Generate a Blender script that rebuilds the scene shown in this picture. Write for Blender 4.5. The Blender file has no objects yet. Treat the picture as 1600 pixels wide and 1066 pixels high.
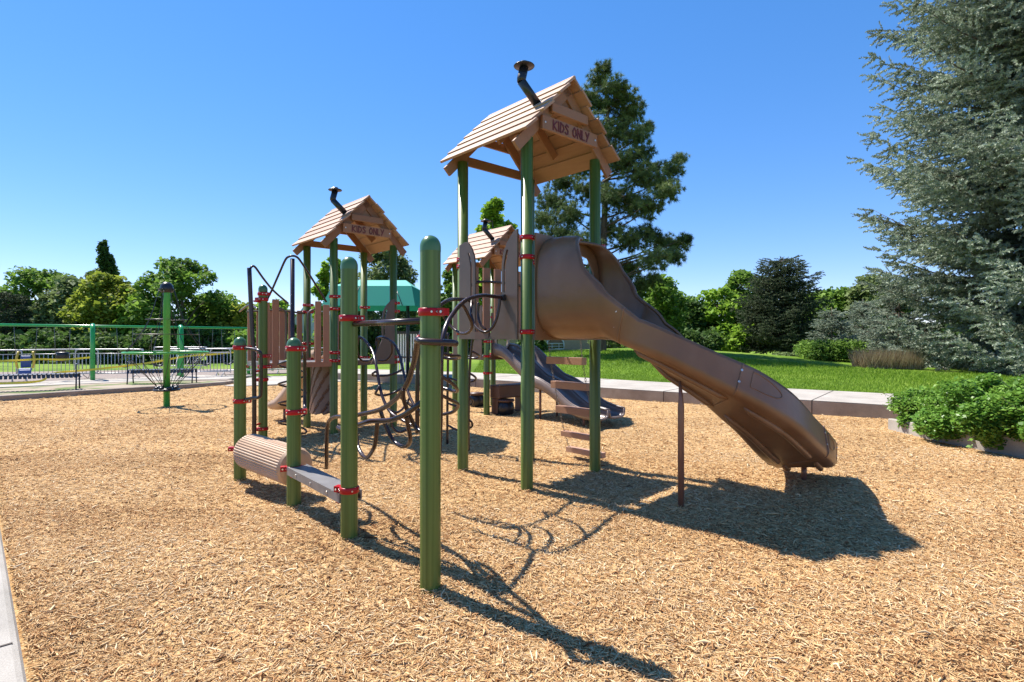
import bpy, math, random
import numpy as np
from mathutils import Vector, Matrix
from mathutils.geometry import tessellate_polygon

R = math.radians
random.seed(7)
scene = bpy.context.scene
col = scene.collection

# ------------------------------------------------------------ camera
EYE, FPX, HY = 1.55, 870.0, 530.0
cam_d = bpy.data.cameras.new("camera")
cam = bpy.data.objects.new("camera", cam_d); col.objects.link(cam)
cam.location = (0, 0, EYE); cam.rotation_euler = (R(90), 0, 0)
cam_d.sensor_width = 36; cam_d.lens = 36 * FPX / 1600
cam_d.shift_y = -(533 - HY) / 1600
cam_d.clip_start = 0.05; cam_d.clip_end = 3000
scene.camera = cam

# ------------------------------------------------------------ sky and sun
SUN_EL, SX, SY = 55.5, -0.808, 0.589          # sun is behind the playground, to the left
world = bpy.data.worlds.new("World"); scene.world = world
world.use_nodes = True
wn = world.node_tree.nodes; wl = world.node_tree.links
sky = wn.new("ShaderNodeTexSky"); sky.sky_type = 'NISHITA'; sky.sun_disc = False
sky.sun_elevation = R(SUN_EL); sky.sun_rotation = math.atan2(SX, SY)
sky.altitude = 2600; sky.air_density = 1.0; sky.dust_density = 0.15; sky.ozone_density = 2.2
hsv = wn.new('ShaderNodeHueSaturation'); hsv.inputs['Saturation'].default_value = 1.66; hsv.inputs['Hue'].default_value = 0.5
gm = wn.new('ShaderNodeGamma'); gm.inputs[1].default_value = 0.62; wl.new(sky.outputs[0], gm.inputs[0]); wl.new(gm.outputs[0], hsv.inputs['Color']); mxs = wn.new('ShaderNodeMix'); mxs.data_type = 'RGBA'; mxs.blend_type = 'MULTIPLY'; mxs.inputs[0].default_value = 1; mxs.inputs[7].default_value = (1.42, 1.27, 1.45, 1)
wl.new(hsv.outputs[0], mxs.inputs[6]); wl.new(mxs.outputs[2], wn["Background"].inputs[0]); wn["Background"].inputs[1].default_value = 0.15
sun_d = bpy.data.lights.new("sun", 'SUN'); sun = bpy.data.objects.new("sun", sun_d); col.objects.link(sun)
sun_d.energy = 5.0; sun_d.angle = R(0.5); sun_d.color = (1.0, 0.94, 0.86)
sv = Vector((SX * math.cos(R(SUN_EL)), SY * math.cos(R(SUN_EL)), math.sin(R(SUN_EL))))
sun.rotation_euler = sv.to_track_quat('Z', 'Y').to_euler()
sun.location = sv * 40
scene.view_settings.view_transform = 'Standard'; scene.view_settings.look = 'None'
scene.view_settings.exposure = 0.93; scene.view_settings.gamma = 1
scene.render.engine = 'CYCLES'
scene.cycles.max_bounces = 6; scene.cycles.transparent_max_bounces = 6
scene.cycles.use_denoising = True

# ------------------------------------------------------------ helpers
def P(px, py, d):
    return Vector(((px - 800) * d / FPX, d, EYE - (py - HY) * d / FPX))

def tag(o, label=None, cat=None, group=None, kind=None):
    if label: o['label'] = label
    if cat: o['category'] = cat
    if group: o['group'] = group
    if kind: o['kind'] = kind
    return o

def thing(name, label, cat, loc=(0, 0, 0), rz=0, group=None):
    o = bpy.data.objects.new(name, None); col.objects.link(o)
    o.empty_display_size = 0.1
    o.location = loc; o.rotation_euler = (0, 0, rz)
    return tag(o, label, cat, group)

def link(name, me, mats, parent=None):
    o = bpy.data.objects.new(name, me); col.objects.link(o)
    for m in (mats if isinstance(mats, (list, tuple)) else [mats]): me.materials.append(m)
    if parent: o.parent = parent
    return o

def copy_tree(o, parent=None):
    c = o.copy(); col.objects.link(c); c.parent = parent
    for ch in list(o.children): copy_tree(ch, c)
    return c

def frame(t):
    t = t.normalized()
    a = Vector((0, 0, 1)) if abs(t.z) < 0.9 else Vector((1, 0, 0))
    n = t.cross(a).normalized()
    return n, t.cross(n).normalized()

def smooth_path(pts, k=6):
    pts = [Vector(p) for p in pts]
    if len(pts) < 3: return pts
    out = []
    q = [pts[0] * 2 - pts[1]] + pts + [pts[-1] * 2 - pts[-2]]
    for i in range(1, len(q) - 2):
        p0, p1, p2, p3 = q[i - 1], q[i], q[i + 1], q[i + 2]
        for j in range(k):
            t = j / k
            out.append(0.5 * ((2 * p1) + (p2 - p0) * t + (2 * p0 - 5 * p1 + 4 * p2 - p3) * t * t + (3 * p1 - p0 - 3 * p2 + p3) * t ** 3))
    out.append(pts[-1])
    return out

class MB:
    """collects geometry; build() links it as ONE mesh object"""
    def __init__(s): s.v = []; s.f = []; s.m = []; s.sm = []
    def add(s, vs, fs, mat=0, smooth=False):
        n = len(s.v); s.v += [tuple(v) for v in vs]
        for f in fs: s.f.append([n + i for i in f]); s.m.append(mat); s.sm.append(smooth)
    def obox(s, c, ax, ay, az, mat=0):
        c, ax, ay, az = Vector(c), Vector(ax), Vector(ay), Vector(az)
        vs = [c + ax * i + ay * j + az * k for i in (-1, 1) for j in (-1, 1) for k in (-1, 1)]
        s.add(vs, [(0, 1, 3, 2), (4, 6, 7, 5), (0, 4, 5, 1), (2, 3, 7, 6), (0, 2, 6, 4), (1, 5, 7, 3)], mat)
    def box(s, x0, x1, y0, y1, z0, z1, mat=0):
        s.obox(((x0 + x1) / 2, (y0 + y1) / 2, (z0 + z1) / 2), ((x1 - x0) / 2, 0, 0), (0, (y1 - y0) / 2, 0), (0, 0, (z1 - z0) / 2), mat)
    def bar(s, p, q, w, h, up=(0, 0, 1), mat=0):
        """rectangular bar from p to q, w wide (sideways), h thick (along up)"""
        p, q = Vector(p), Vector(q); t = q - p
        side = t.cross(Vector(up))
        if side.length < 1e-6: side = Vector((1, 0, 0))
        side.normalize(); u = side.cross(t).normalized()
        s.obox((p + q) / 2, t / 2, side * w / 2, u * h / 2, mat)
    def tube(s, pts, r, n=10, k=6, closed=False, mat=0, raw=False, caps=True):
        pts = [Vector(p) for p in pts] if raw else smooth_path(pts, k)
        rs = r if isinstance(r, (list, tuple)) else [r] * len(pts)
        if len(rs) != len(pts): rs = [np.interp(i / (len(pts) - 1), np.linspace(0, 1, len(r)), r) for i in range(len(pts))]
        vs = []; nrm = None
        for i, p in enumerate(pts):
            if closed: t = pts[(i + 1) % len(pts)] - pts[i - 1]
            else: t = pts[min(i + 1, len(pts) - 1)] - pts[max(i - 1, 0)]
            if t.length < 1e-7: t = Vector((0, 0, 1))
            t.normalize()
            if nrm is None: nrm, _ = frame(t)
            nrm = (nrm - t * nrm.dot(t))
            if nrm.length < 1e-6: nrm, _ = frame(t)
            nrm.normalize(); b = t.cross(nrm)
            for j in range(n):
                a = 2 * math.pi * j / n
                vs.append(p + (nrm * math.cos(a) + b * math.sin(a)) * rs[i])
        fs = []; m = len(pts)
        for i in range(m if closed else m - 1):
            i2 = (i + 1) % m
            for j in range(n):
                j2 = (j + 1) % n
                fs.append((i * n + j, i * n + j2, i2 * n + j2, i2 * n + j))
        s.add(vs, fs, mat, True)
        if caps and not closed:
            b0 = len(s.v) - len(vs)
            s.f.append([b0 + j for j in range(n)][::-1]); s.m.append(mat); s.sm.append(False)
            s.f.append([b0 + (m - 1) * n + j for j in range(n)]); s.m.append(mat); s.sm.append(False)
    def lathe(s, c, prof, n=24, mat=0, smooth=True):
        """prof: list of (r, z) from bottom to top"""
        c = Vector(c); vs = []
        for r, z in prof:
            for j in range(n):
                a = 2 * math.pi * j / n
                vs.append(c + Vector((r * math.cos(a), r * math.sin(a), z)))
        fs = []
        for i in range(len(prof) - 1):
            for j in range(n):
                j2 = (j + 1) % n
                fs.append((i * n + j, i * n + j2, (i + 1) * n + j2, (i + 1) * n + j))
        s.add(vs, fs, mat, smooth)
    def plate(s, outer, holes, mp, th, mat=0):
        """flat panel in 2D (a, z) with holes, thickness th; mp(a, z, n) maps to space"""
        loops = [[Vector((a, b, 0)) for a, b in outer]] + [[Vector((a, b, 0)) for a, b in h] for h in holes]
        flat = [p for l in loops for p in l]; tris = tessellate_polygon(loops)
        n = len(flat)
        vs = [mp(p.x, p.y, 0) for p in flat] + [mp(p.x, p.y, th) for p in flat]
        fs = [tuple(t) for t in tris] + [tuple(i + n for i in t)[::-1] for t in tris]
        b = 0
        for l in loops:
            m = len(l)
            for i in range(m): fs.append((b + i, b + (i + 1) % m, b + (i + 1) % m + n, b + i + n))
            b += m
        s.add(vs, fs, mat)
    def build(s, name, mats, parent=None, world_to=None, bevel=0, fix=True):
        me = bpy.data.meshes.new(name)
        off = Vector(world_to) if world_to is not None else None
        vs = [tuple(Vector(v) - off) for v in s.v] if off is not None else s.v
        me.from_pydata(vs, [], s.f)
        me.polygons.foreach_set('material_index', s.m)
        me.polygons.foreach_set('use_smooth', s.sm)
        if fix:
            import bmesh
            bm = bmesh.new(); bm.from_mesh(me); bmesh.ops.recalc_face_normals(bm, faces=bm.faces); bm.to_mesh(me); bm.free()
        me.update()
        o = link(name, me, mats, parent)
        if bevel:
            md = o.modifiers.new('bevel', 'BEVEL'); md.width = bevel; md.segments = 2; md.limit_method = 'ANGLE'
        return o

def np_mesh(name, V, F, mats, parent=None, tint=None, smooth=False):
    """fast mesh from numpy: V (n,3), F (m,k) ; tint: per-face float"""
    me = bpy.data.meshes.new(name)
    V = np.asarray(V, dtype=np.float32); F = np.asarray(F, dtype=np.int32)
    m, k = F.shape
    me.vertices.add(len(V)); me.vertices.foreach_set('co', V.ravel())
    me.loops.add(m * k); me.loops.foreach_set('vertex_index', F.ravel())
    me.polygons.add(m); me.polygons.foreach_set('loop_start', np.arange(0, m * k, k, dtype=np.int32))
    try: me.polygons.foreach_set('loop_total', np.full(m, k, dtype=np.int32))
    except Exception: pass
    if smooth: me.polygons.foreach_set('use_smooth', np.ones(m, dtype=bool))
    me.update(calc_edges=True)
    if tint is not None:
        a = me.attributes.new('tint', 'FLOAT', 'FACE'); a.data.foreach_set('value', np.asarray(tint, dtype=np.float32))
    return link(name, me, mats, parent)

# ------------------------------------------------------------ materials
def nodes(name):
    m = bpy.data.materials.new(name); m.use_nodes = True
    return m, m.node_tree.nodes, m.node_tree.links, m.node_tree.nodes['Principled BSDF']

def ramp(n, cols, pos=None):
    r = n.new('ShaderNodeValToRGB'); e = r.color_ramp.elements
    pos = pos or [i / (len(cols) - 1) for i in range(len(cols))]
    while len(e) < len(cols): e.new(0.5)
    for i, c in enumerate(cols): e[i].position = pos[i]; e[i].color = (*c, 1)
    return r

def mat(name, cols, scale=(4, 4, 4), rough=0.5, bump=0.0, bscale=40, detail=6, pos=None, spec=0.5, metal=0, dist=0.0, coat=0, coord='Object', rvar=0.0):
    m, n, l, b = nodes(name)
    tc = n.new('ShaderNodeTexCoord'); mp = n.new('ShaderNodeMapping'); mp.inputs['Scale'].default_value = scale
    l.new(tc.outputs[coord], mp.inputs[0])
    nz = n.new('ShaderNodeTexNoise'); nz.inputs['Scale'].default_value = 1; nz.inputs['Detail'].default_value = detail
    nz.inputs['Distortion'].default_value = dist
    l.new(mp.outputs[0], nz.inputs[0])
    r = ramp(n, cols, pos or ([0.3, 0.7] if len(cols) == 2 else [0.25, 0.5, 0.75] if len(cols) == 3 else None))
    l.new(nz.outputs[0], r.inputs[0]); l.new(r.outputs[0], b.inputs['Base Color'])
    b.inputs['Roughness'].default_value = rough; b.inputs['Specular IOR Level'].default_value = spec
    b.inputs['Metallic'].default_value = metal; b.inputs['Coat Weight'].default_value = coat
    if rvar:
        mr = n.new('ShaderNodeMapRange'); mr.inputs['To Min'].default_value = rough - rvar; mr.inputs['To Max'].default_value = rough + rvar
        l.new(nz.outputs[0], mr.inputs[0]); l.new(mr.outputs[0], b.inputs['Roughness'])
    if bump:
        n2 = n.new('ShaderNodeTexNoise'); n2.inputs['Scale'].default_value = bscale; n2.inputs['Detail'].default_value = 8
        l.new(tc.outputs[coord], n2.inputs[0])
        bp = n.new('ShaderNodeBump'); bp.inputs['Strength'].default_value = bump; bp.inputs['Distance'].default_value = 0.02
        l.new(n2.outputs[0], bp.inputs['Height']); l.new(bp.outputs[0], b.inputs['Normal'])
    return m

M = {}
def streak(name, dark, mid, light, rough=0.32, sz=0.35, sx=30):
    """grain running up the post"""
    m, n, l, b = nodes(name)
    tc = n.new('ShaderNodeTexCoord'); mp = n.new('ShaderNodeMapping'); mp.inputs['Scale'].default_value = (sx, sx, sz)
    oi = n.new('ShaderNodeObjectInfo'); ad = n.new('ShaderNodeVectorMath'); ad.operation = 'ADD'
    cb = n.new('ShaderNodeCombineXYZ')
    mm = n.new('ShaderNodeMath'); mm.operation = 'MULTIPLY'; mm.inputs[1].default_value = 37
    l.new(oi.outputs['Random'], mm.inputs[0]); l.new(mm.outputs[0], cb.inputs[2]); l.new(mm.outputs[0], cb.inputs[0])
    l.new(tc.outputs['Object'], mp.inputs[0]); l.new(mp.outputs[0], ad.inputs[0]); l.new(cb.outputs[0], ad.inputs[1])
    nz = n.new('ShaderNodeTexNoise'); nz.inputs['Scale'].default_value = 1; nz.inputs['Detail'].default_value = 3; nz.inputs['Distortion'].default_value = 0.6
    l.new(ad.outputs[0], nz.inputs[0])
    r = ramp(n, [dark, mid, light], [0.32, 0.5, 0.72]); l.new(nz.outputs[0], r.inputs[0])
    sn = n.new('ShaderNodeTexNoise'); sn.inputs['Scale'].default_value = 26; sn.inputs['Detail'].default_value = 10; sn.inputs['Roughness'].default_value = .7; sn.inputs['Distortion'].default_value = 1.2
    l.new(tc.outputs['Object'], sn.inputs[0]); sr = ramp(n, [(0, 0, 0), (1, 1, 1)], [0.63, 0.70]); l.new(sn.outputs[0], sr.inputs[0])
    mx = n.new('ShaderNodeMix'); mx.data_type = 'RGBA'; mx.inputs[7].default_value = (0.20, 0.235, 0.11, 1); ml = n.new('ShaderNodeMath'); ml.operation = 'MULTIPLY'; ml.inputs[1].default_value = .55
    l.new(sr.outputs[0], ml.inputs[0]); l.new(ml.outputs[0], mx.inputs[0]); l.new(r.outputs[0], mx.inputs[6]); l.new(mx.outputs[2], b.inputs['Base Color'])
    rr = n.new('ShaderNodeMapRange'); rr.inputs['To Min'].default_value = rough - .06; rr.inputs['To Max'].default_value = rough + .18; l.new(sn.outputs[0], rr.inputs[0]); l.new(rr.outputs[0], b.inputs['Roughness'])
    b.inputs['Specular IOR Level'].default_value = 0.45
    return m
M['post'] = streak('green post plastic', (0.062, 0.095, 0.017), (0.092, 0.148, 0.027), (0.15, 0.205, 0.052))
M['post_cap'] = mat('post cap plastic', [(0.05, 0.125, 0.05), (0.075, 0.17, 0.065)], rough=0.28)
M['red'] = mat('red clamp paint', [(0.36, 0.003, 0.008), (0.46, 0.005, 0.012)], rough=0.32, spec=0.3)
M['bolt'] = mat('bolt steel', [(0.55, 0.53, 0.5), (0.7, 0.68, 0.65)], rough=0.3, metal=0.8)
M['pipe'] = mat('dark brown pipe coating', [(0.026, 0.012, 0.011), (0.042, 0.02, 0.017)], rough=0.25)
M['black'] = mat('black metal', [(0.010, 0.010, 0.013), (0.022, 0.022, 0.026)], rough=0.35)
def plank(name, cols, rough=0.55):
    m, n, l, b = nodes(name)
    at = n.new('ShaderNodeAttribute'); at.attribute_name = 'tint'; at.attribute_type = 'GEOMETRY'
    tc = n.new('ShaderNodeTexCoord'); mp = n.new('ShaderNodeMapping'); mp.inputs['Scale'].default_value = (6, 1.2, 12)
    nz = n.new('ShaderNodeTexNoise'); nz.inputs['Scale'].default_value = 4; nz.inputs['Detail'].default_value = 8
    l.new(tc.outputs['Object'], mp.inputs[0]); l.new(mp.outputs[0], nz.inputs[0])
    ad = n.new('ShaderNodeMath'); ad.operation = 'MULTIPLY_ADD'; ad.inputs[1].default_value = 0.35
    l.new(nz.outputs[0], ad.inputs[0])
    oi = n.new('ShaderNodeObjectInfo'); sc = n.new('ShaderNodeMath'); sc.operation = 'MULTIPLY'; sc.inputs[1].default_value = 0.65
    l.new(oi.outputs['Random'], sc.inputs[0]); l.new(sc.outputs[0], ad.inputs[2])
    r = ramp(n, cols); l.new(ad.outputs[0], r.inputs[0]); l.new(r.outputs[0], b.inputs['Base Color'])
    b.inputs['Roughness'].default_value = rough; b.inputs['Specular IOR Level'].default_value = 0.3
    bp = n.new('ShaderNodeBump'); bp.inputs['Strength'].default_value = 0.25; bp.inputs['Distance'].default_value = 0.004
    l.new(nz.outputs[0], bp.inputs['Height']); l.new(bp.outputs[0], b.inputs['Normal'])
    return m
M['plank'] = plank('cedar plastic lumber', [(0.25, 0.125, 0.075), (0.40, 0.225, 0.145), (0.50, 0.32, 0.225)])
M['beam_shaded'] = plank('brown lumber darkened for shade', [(0.21, 0.098, 0.055), (0.27, 0.13, 0.075), (0.33, 0.17, 0.10)])  # brown of rafters, sign and gable boards, with their shade put into the colour
M['picket'] = plank('cedar picket lumber', [(0.34, 0.15, 0.085), (0.42, 0.20, 0.12)])
M['letters'] = mat('dark red lettering paint', [(0.10, 0.012, 0.014), (0.15, 0.02, 0.02)], rough=0.6)
M['panel'] = mat('brown sheet plastic', [(0.085, 0.052, 0.036), (0.115, 0.072, 0.050)], rough=0.42)
M['panel_dark'] = mat('dark brown sheet plastic', [(0.085, 0.04, 0.027), (0.12, 0.06, 0.04)], rough=0.45)
M['slide'] = mat('tan brown moulded plastic', [(0.145, 0.070, 0.034), (0.19, 0.095, 0.048), (0.255, 0.145, 0.085)], scale=(2.2, 2.2, 1.4), rough=0.36, bump=0.10, bscale=16, detail=10, rvar=0.06)
M['slide_tan'] = mat('light tan moulded plastic', [(0.42, 0.29, 0.19), (0.50, 0.35, 0.24)], rough=0.4)
M['slide_grey'] = mat('weathered wave slide plastic', [(0.16, 0.125, 0.11), (0.22, 0.17, 0.145)], rough=0.25)
M['roller'] = mat('ribbed tan roller plastic', [(0.40, 0.25, 0.15), (0.48, 0.32, 0.20)], scale=(2, 2, 2), rough=0.5)
M['deck'] = mat('grey vinyl coated steel', [(0.15, 0.142, 0.14), (0.215, 0.205, 0.20)], scale=(9, 9, 9), rough=0.4, bump=0.1, bscale=120)
M['leg'] = mat('brown painted steel', [(0.17, 0.085, 0.06), (0.22, 0.115, 0.08)], rough=0.35)
M['spin_green'] = mat('bright green paint', [(0.05, 0.30, 0.05), (0.07, 0.37, 0.07)], rough=0.3)
M['swing_green'] = mat('swing frame green paint', [(0.015, 0.28, 0.05), (0.03, 0.36, 0.075)], rough=0.25, coat=0.3)
M['galv'] = mat('galvanised steel', [(0.42, 0.42, 0.43), (0.58, 0.58, 0.6)], scale=(20, 20, 20), rough=0.4, metal=0.6)
M['chain'] = mat('chain steel', [(0.12, 0.11, 0.10), (0.22, 0.2, 0.18)], rough=0.4, metal=0.5)
M['bench'] = mat('dark blue bench coating', [(0.018, 0.024, 0.045), (0.03, 0.038, 0.065)], rough=0.3)
M['tape'] = mat('yellow tape', [(0.72, 0.55, 0.03), (0.8, 0.62, 0.05)], rough=0.4)
M['blue'] = mat('blue seat plastic', [(0.01, 0.05, 0.24), (0.02, 0.08, 0.32)], rough=0.3)
M['yellow'] = mat('yellow harness plastic', [(0.55, 0.38, 0.04), (0.62, 0.44, 0.06)], rough=0.4)
def fabric(name, c):
    m, n, l, b = nodes(name); b.inputs['Base Color'].default_value = (*c, 1); b.inputs['Roughness'].default_value = .85
    tr = n.new('ShaderNodeBsdfTranslucent'); tr.inputs[0].default_value = (*c, 1); mx = n.new('ShaderNodeMixShader'); mx.inputs[0].default_value = .35
    l.new(b.outputs[0], mx.inputs[1]); l.new(tr.outputs[0], mx.inputs[2]); l.new(mx.outputs[0], n['Material Output'].inputs[0]); return m
M['teal'] = fabric('teal shade fabric', (0.015, 0.33, 0.24)); M['teal_sunlit'] = fabric('teal shade fabric coloured sunlit', (0.22, 0.64, 0.54))  # second teal: sunlight on the flatter upper tier is put into its colour
M['bark'] = mat('tree bark', [(0.05, 0.035, 0.025), (0.12, 0.085, 0.06), (0.17, 0.13, 0.1)], scale=(9, 9, 2), rough=0.9, bump=0.8, bscale=12)
M['stucco'] = mat('peach stucco', [(0.42, 0.29, 0.2), (0.5, 0.36, 0.26)], rough=0.9)
M['white_paint'] = mat('white painted siding', [(0.7, 0.7, 0.68), (0.8, 0.8, 0.78)], rough=0.6)
M['glass'] = mat('dark window glass', [(0.01, 0.015, 0.02), (0.03, 0.04, 0.05)], rough=0.08)
M['roofing'] = mat('grey brown shingles', [(0.10, 0.085, 0.07), (0.17, 0.14, 0.12)], scale=(8, 8, 8), rough=0.9)

def concrete(name, cols, joints=None):
    m, n, l, b = nodes(name)
    tc = n.new('ShaderNodeTexCoord')
    a = n.new('ShaderNodeTexNoise'); a.inputs['Scale'].default_value = 1.3; a.inputs['Detail'].default_value = 9; a.inputs['Roughness'].default_value = 0.65
    l.new(tc.outputs['Object'], a.inputs[0])
    r = ramp(n, cols, [0.3, 0.5, 0.7]); l.new(a.outputs[0], r.inputs[0])
    g = n.new('ShaderNodeTexNoise'); g.inputs['Scale'].default_value = 160; g.inputs['Detail'].default_value = 3
    l.new(tc.outputs['Object'], g.inputs[0])
    mx = n.new('ShaderNodeMix'); mx.data_type = 'RGBA'; mx.blend_type = 'MULTIPLY'; mx.inputs[0].default_value = 0.45
    r2 = ramp(n, [(0.45, 0.45, 0.45), (1, 1, 1)], [0.35, 0.6]); l.new(g.outputs[0], r2.inputs[0])
    l.new(r.outputs[0], mx.inputs[6]); l.new(r2.outputs[0], mx.inputs[7]); l.new(mx.outputs[2], b.inputs['Base Color'])
    b.inputs['Roughness'].default_value = 0.85; b.inputs['Specular IOR Level'].default_value = 0.25
    bp = n.new('ShaderNodeBump'); bp.inputs['Strength'].default_value = 0.3; bp.inputs['Distance'].default_value = 0.006
    l.new(g.outputs[0], bp.inputs['Height']); l.new(bp.outputs[0], b.inputs['Normal'])
    return m
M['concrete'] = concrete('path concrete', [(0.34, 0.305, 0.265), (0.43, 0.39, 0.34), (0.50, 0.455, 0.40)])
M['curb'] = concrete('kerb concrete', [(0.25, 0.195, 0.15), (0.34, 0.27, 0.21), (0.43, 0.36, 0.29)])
M['wall'] = concrete('pale wall concrete', [(0.28, 0.26, 0.225), (0.38, 0.35, 0.305), (0.46, 0.425, 0.375)])

def leaf_mat(name, cols, trans=0.35, rough=0.65):
    m, n, l, b = nodes(name)
    at = n.new('ShaderNodeAttribute'); at.attribute_name = 'tint'; at.attribute_type = 'GEOMETRY'
    r = ramp(n, cols); l.new(at.outputs['Fac'], r.inputs[0]); l.new(r.outputs[0], b.inputs['Base Color'])
    b.inputs['Roughness'].default_value = rough; b.inputs['Specular IOR Level'].default_value = 0.18
    tr = n.new('ShaderNodeBsdfTranslucent'); l.new(r.outputs[0], tr.inputs[0])
    mx = n.new('ShaderNodeMixShader'); mx.inputs[0].default_value = trans
    l.new(b.outputs[0], mx.inputs[1]); l.new(tr.outputs[0], mx.inputs[2])
    l.new(mx.outputs[0], n['Material Output'].inputs[0])
    return m

# ============================================================ SETTING
rng = np.random.default_rng(11)

def seg_interp(pts, x):
    xs = [p[0] for p in pts]; ys = [p[1] for p in pts]
    return np.interp(x, xs, ys)

KERB = [(-8.3, 21.7), (-4.6, 20.0), (-0.97, 17.75), (2.35, 14.75), (3.3, 13.95), (6.7, 11.3), (7.5, 10.6), (9.5, 8.9), (13.0, 5.8)]
def offset(line, w):
    out = []
    for i, p in enumerate(line):
        a = line[max(i - 1, 0)]; b = line[min(i + 1, len(line) - 1)]
        t = Vector((b[0] - a[0], b[1] - a[1])).normalized(); nn = Vector((-t.y, t.x))
        if nn.y < 0: nn = -nn
        out.append((p[0] + nn.x * w, p[1] + nn.y * w))
    return out
BACK = offset(KERB, 2.75)
LKERB = [(-20.0, 6.2), (-16.5, 9.4), (-14.4, 11.6), (-12.9, 13.9), (-10.9, 16.6), (-10.1, 17.7)]

def smooth2(line, k=5):
    return [(p.x, p.y) for p in smooth_path([Vector((a, b, 0)) for a, b in line], k)]

def sdist(x, y):          # signed distance beyond the walkway's back edge
    bx = np.array([p[0] for p in BACK]); by = np.array([p[1] for p in BACK])
    yy = np.interp(x, bx, by)
    return (y - yy) * 0.79

def lawn_z(x, y):
    s = sdist(x, y)
    h = 0.262 + np.clip(s / 4.0, 0, 1) * 0.80 * np.exp(-((x - 7.0) / 9.0) ** 2 - ((y - 30.0) / 9.0) ** 2)
    h = h - 0.045 * np.clip(1 - s / 1.2, 0, 1) * 0 + 0.12 * np.clip((y - 30) / 60, 0, 1)
    left = np.clip((-x - 4.0) / 5.0, 0, 1)
    h = h * (1 - left) + 0.05 * left
    low = np.clip((-s - 1.0) / 0.8, 0, 1)
    return h * (1 - low) - 0.06 * low

# ---- lawn (one sheet reaching the horizon)
def gmat(name):
    m, n, l, b = nodes(name)
    tc = n.new('ShaderNodeTexCoord')
    a = n.new('ShaderNodeTexNoise'); a.inputs['Scale'].default_value = 0.35; a.inputs['Detail'].default_value = 7
    f = n.new('ShaderNodeTexNoise'); f.inputs['Scale'].default_value = 22; f.inputs['Detail'].default_value = 6; f.inputs['Roughness'].default_value = 0.75
    l.new(tc.outputs['Object'], a.inputs[0]); l.new(tc.outputs['Object'], f.inputs[0])
    r = ramp(n, [(0.085, 0.16, 0.014), (0.145, 0.25, 0.022), (0.24, 0.32, 0.055)], [0.3, 0.5, 0.72]); l.new(a.outputs[0], r.inputs[0])
    r2 = ramp(n, [(0.35, 0.38, 0.3), (1.0, 1.0, 1.0), (1.35, 1.3, 1.1)], [0.32, 0.5, 0.7]); l.new(f.outputs[0], r2.inputs[0])
    mx = n.new('ShaderNodeMix'); mx.data_type = 'RGBA'; mx.blend_type = 'MULTIPLY'; mx.inputs[0].default_value = 0.9
    l.new(r.outputs[0], mx.inputs[6]); l.new(r2.outputs[0], mx.inputs[7]); l.new(mx.outputs[2], b.inputs['Base Color'])
    b.inputs['Roughness'].default_value = 0.9; b.inputs['Specular IOR Level'].default_value = 0.15
    bp = n.new('ShaderNodeBump'); bp.inputs['Strength'].default_value = 0.9; bp.inputs['Distance'].default_value = 0.05
    l.new(f.outputs[0], bp.inputs['Height']); l.new(bp.outputs[0], b.inputs['Normal'])
    return m
M['grass'] = gmat('lawn grass')
gx = np.concatenate([[-1500, -500, -200, -100], np.arange(-60, 60.1, 0.5), [100, 200, 500, 1500]])
gy = np.concatenate([[-300, -60, -20], np.arange(-6, 60.1, 0.5), [70, 100, 200, 500, 1500]])
GX, GY = np.meshgrid(gx, gy)
GZ = lawn_z(GX, GY); GZ = np.where(GX < -9.0, np.where(GY < 14, -0.06, GZ), GZ)
GZ = np.where(GY < 4.5, -0.06, GZ)
# keep it under the wood chips on the left
LX = np.array([p[0] for p in LKERB]); LY = np.array([p[1] for p in LKERB])
GZ = np.where((GX < -8) & (GY < np.interp(GX, LX, LY) + 0.6), -0.06, GZ)
V = np.stack([GX, GY, GZ], -1).reshape(-1, 3)
nx = len(gx); idx = np.arange(len(V)).reshape(GX.shape)
F = np.stack([idx[:-1, :-1], idx[:-1, 1:], idx[1:, 1:], idx[1:, :-1]], -1).reshape(-1, 4)
lawn = np_mesh('ground', V, F, M['grass'], smooth=True); tag(lawn, kind='structure')

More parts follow.
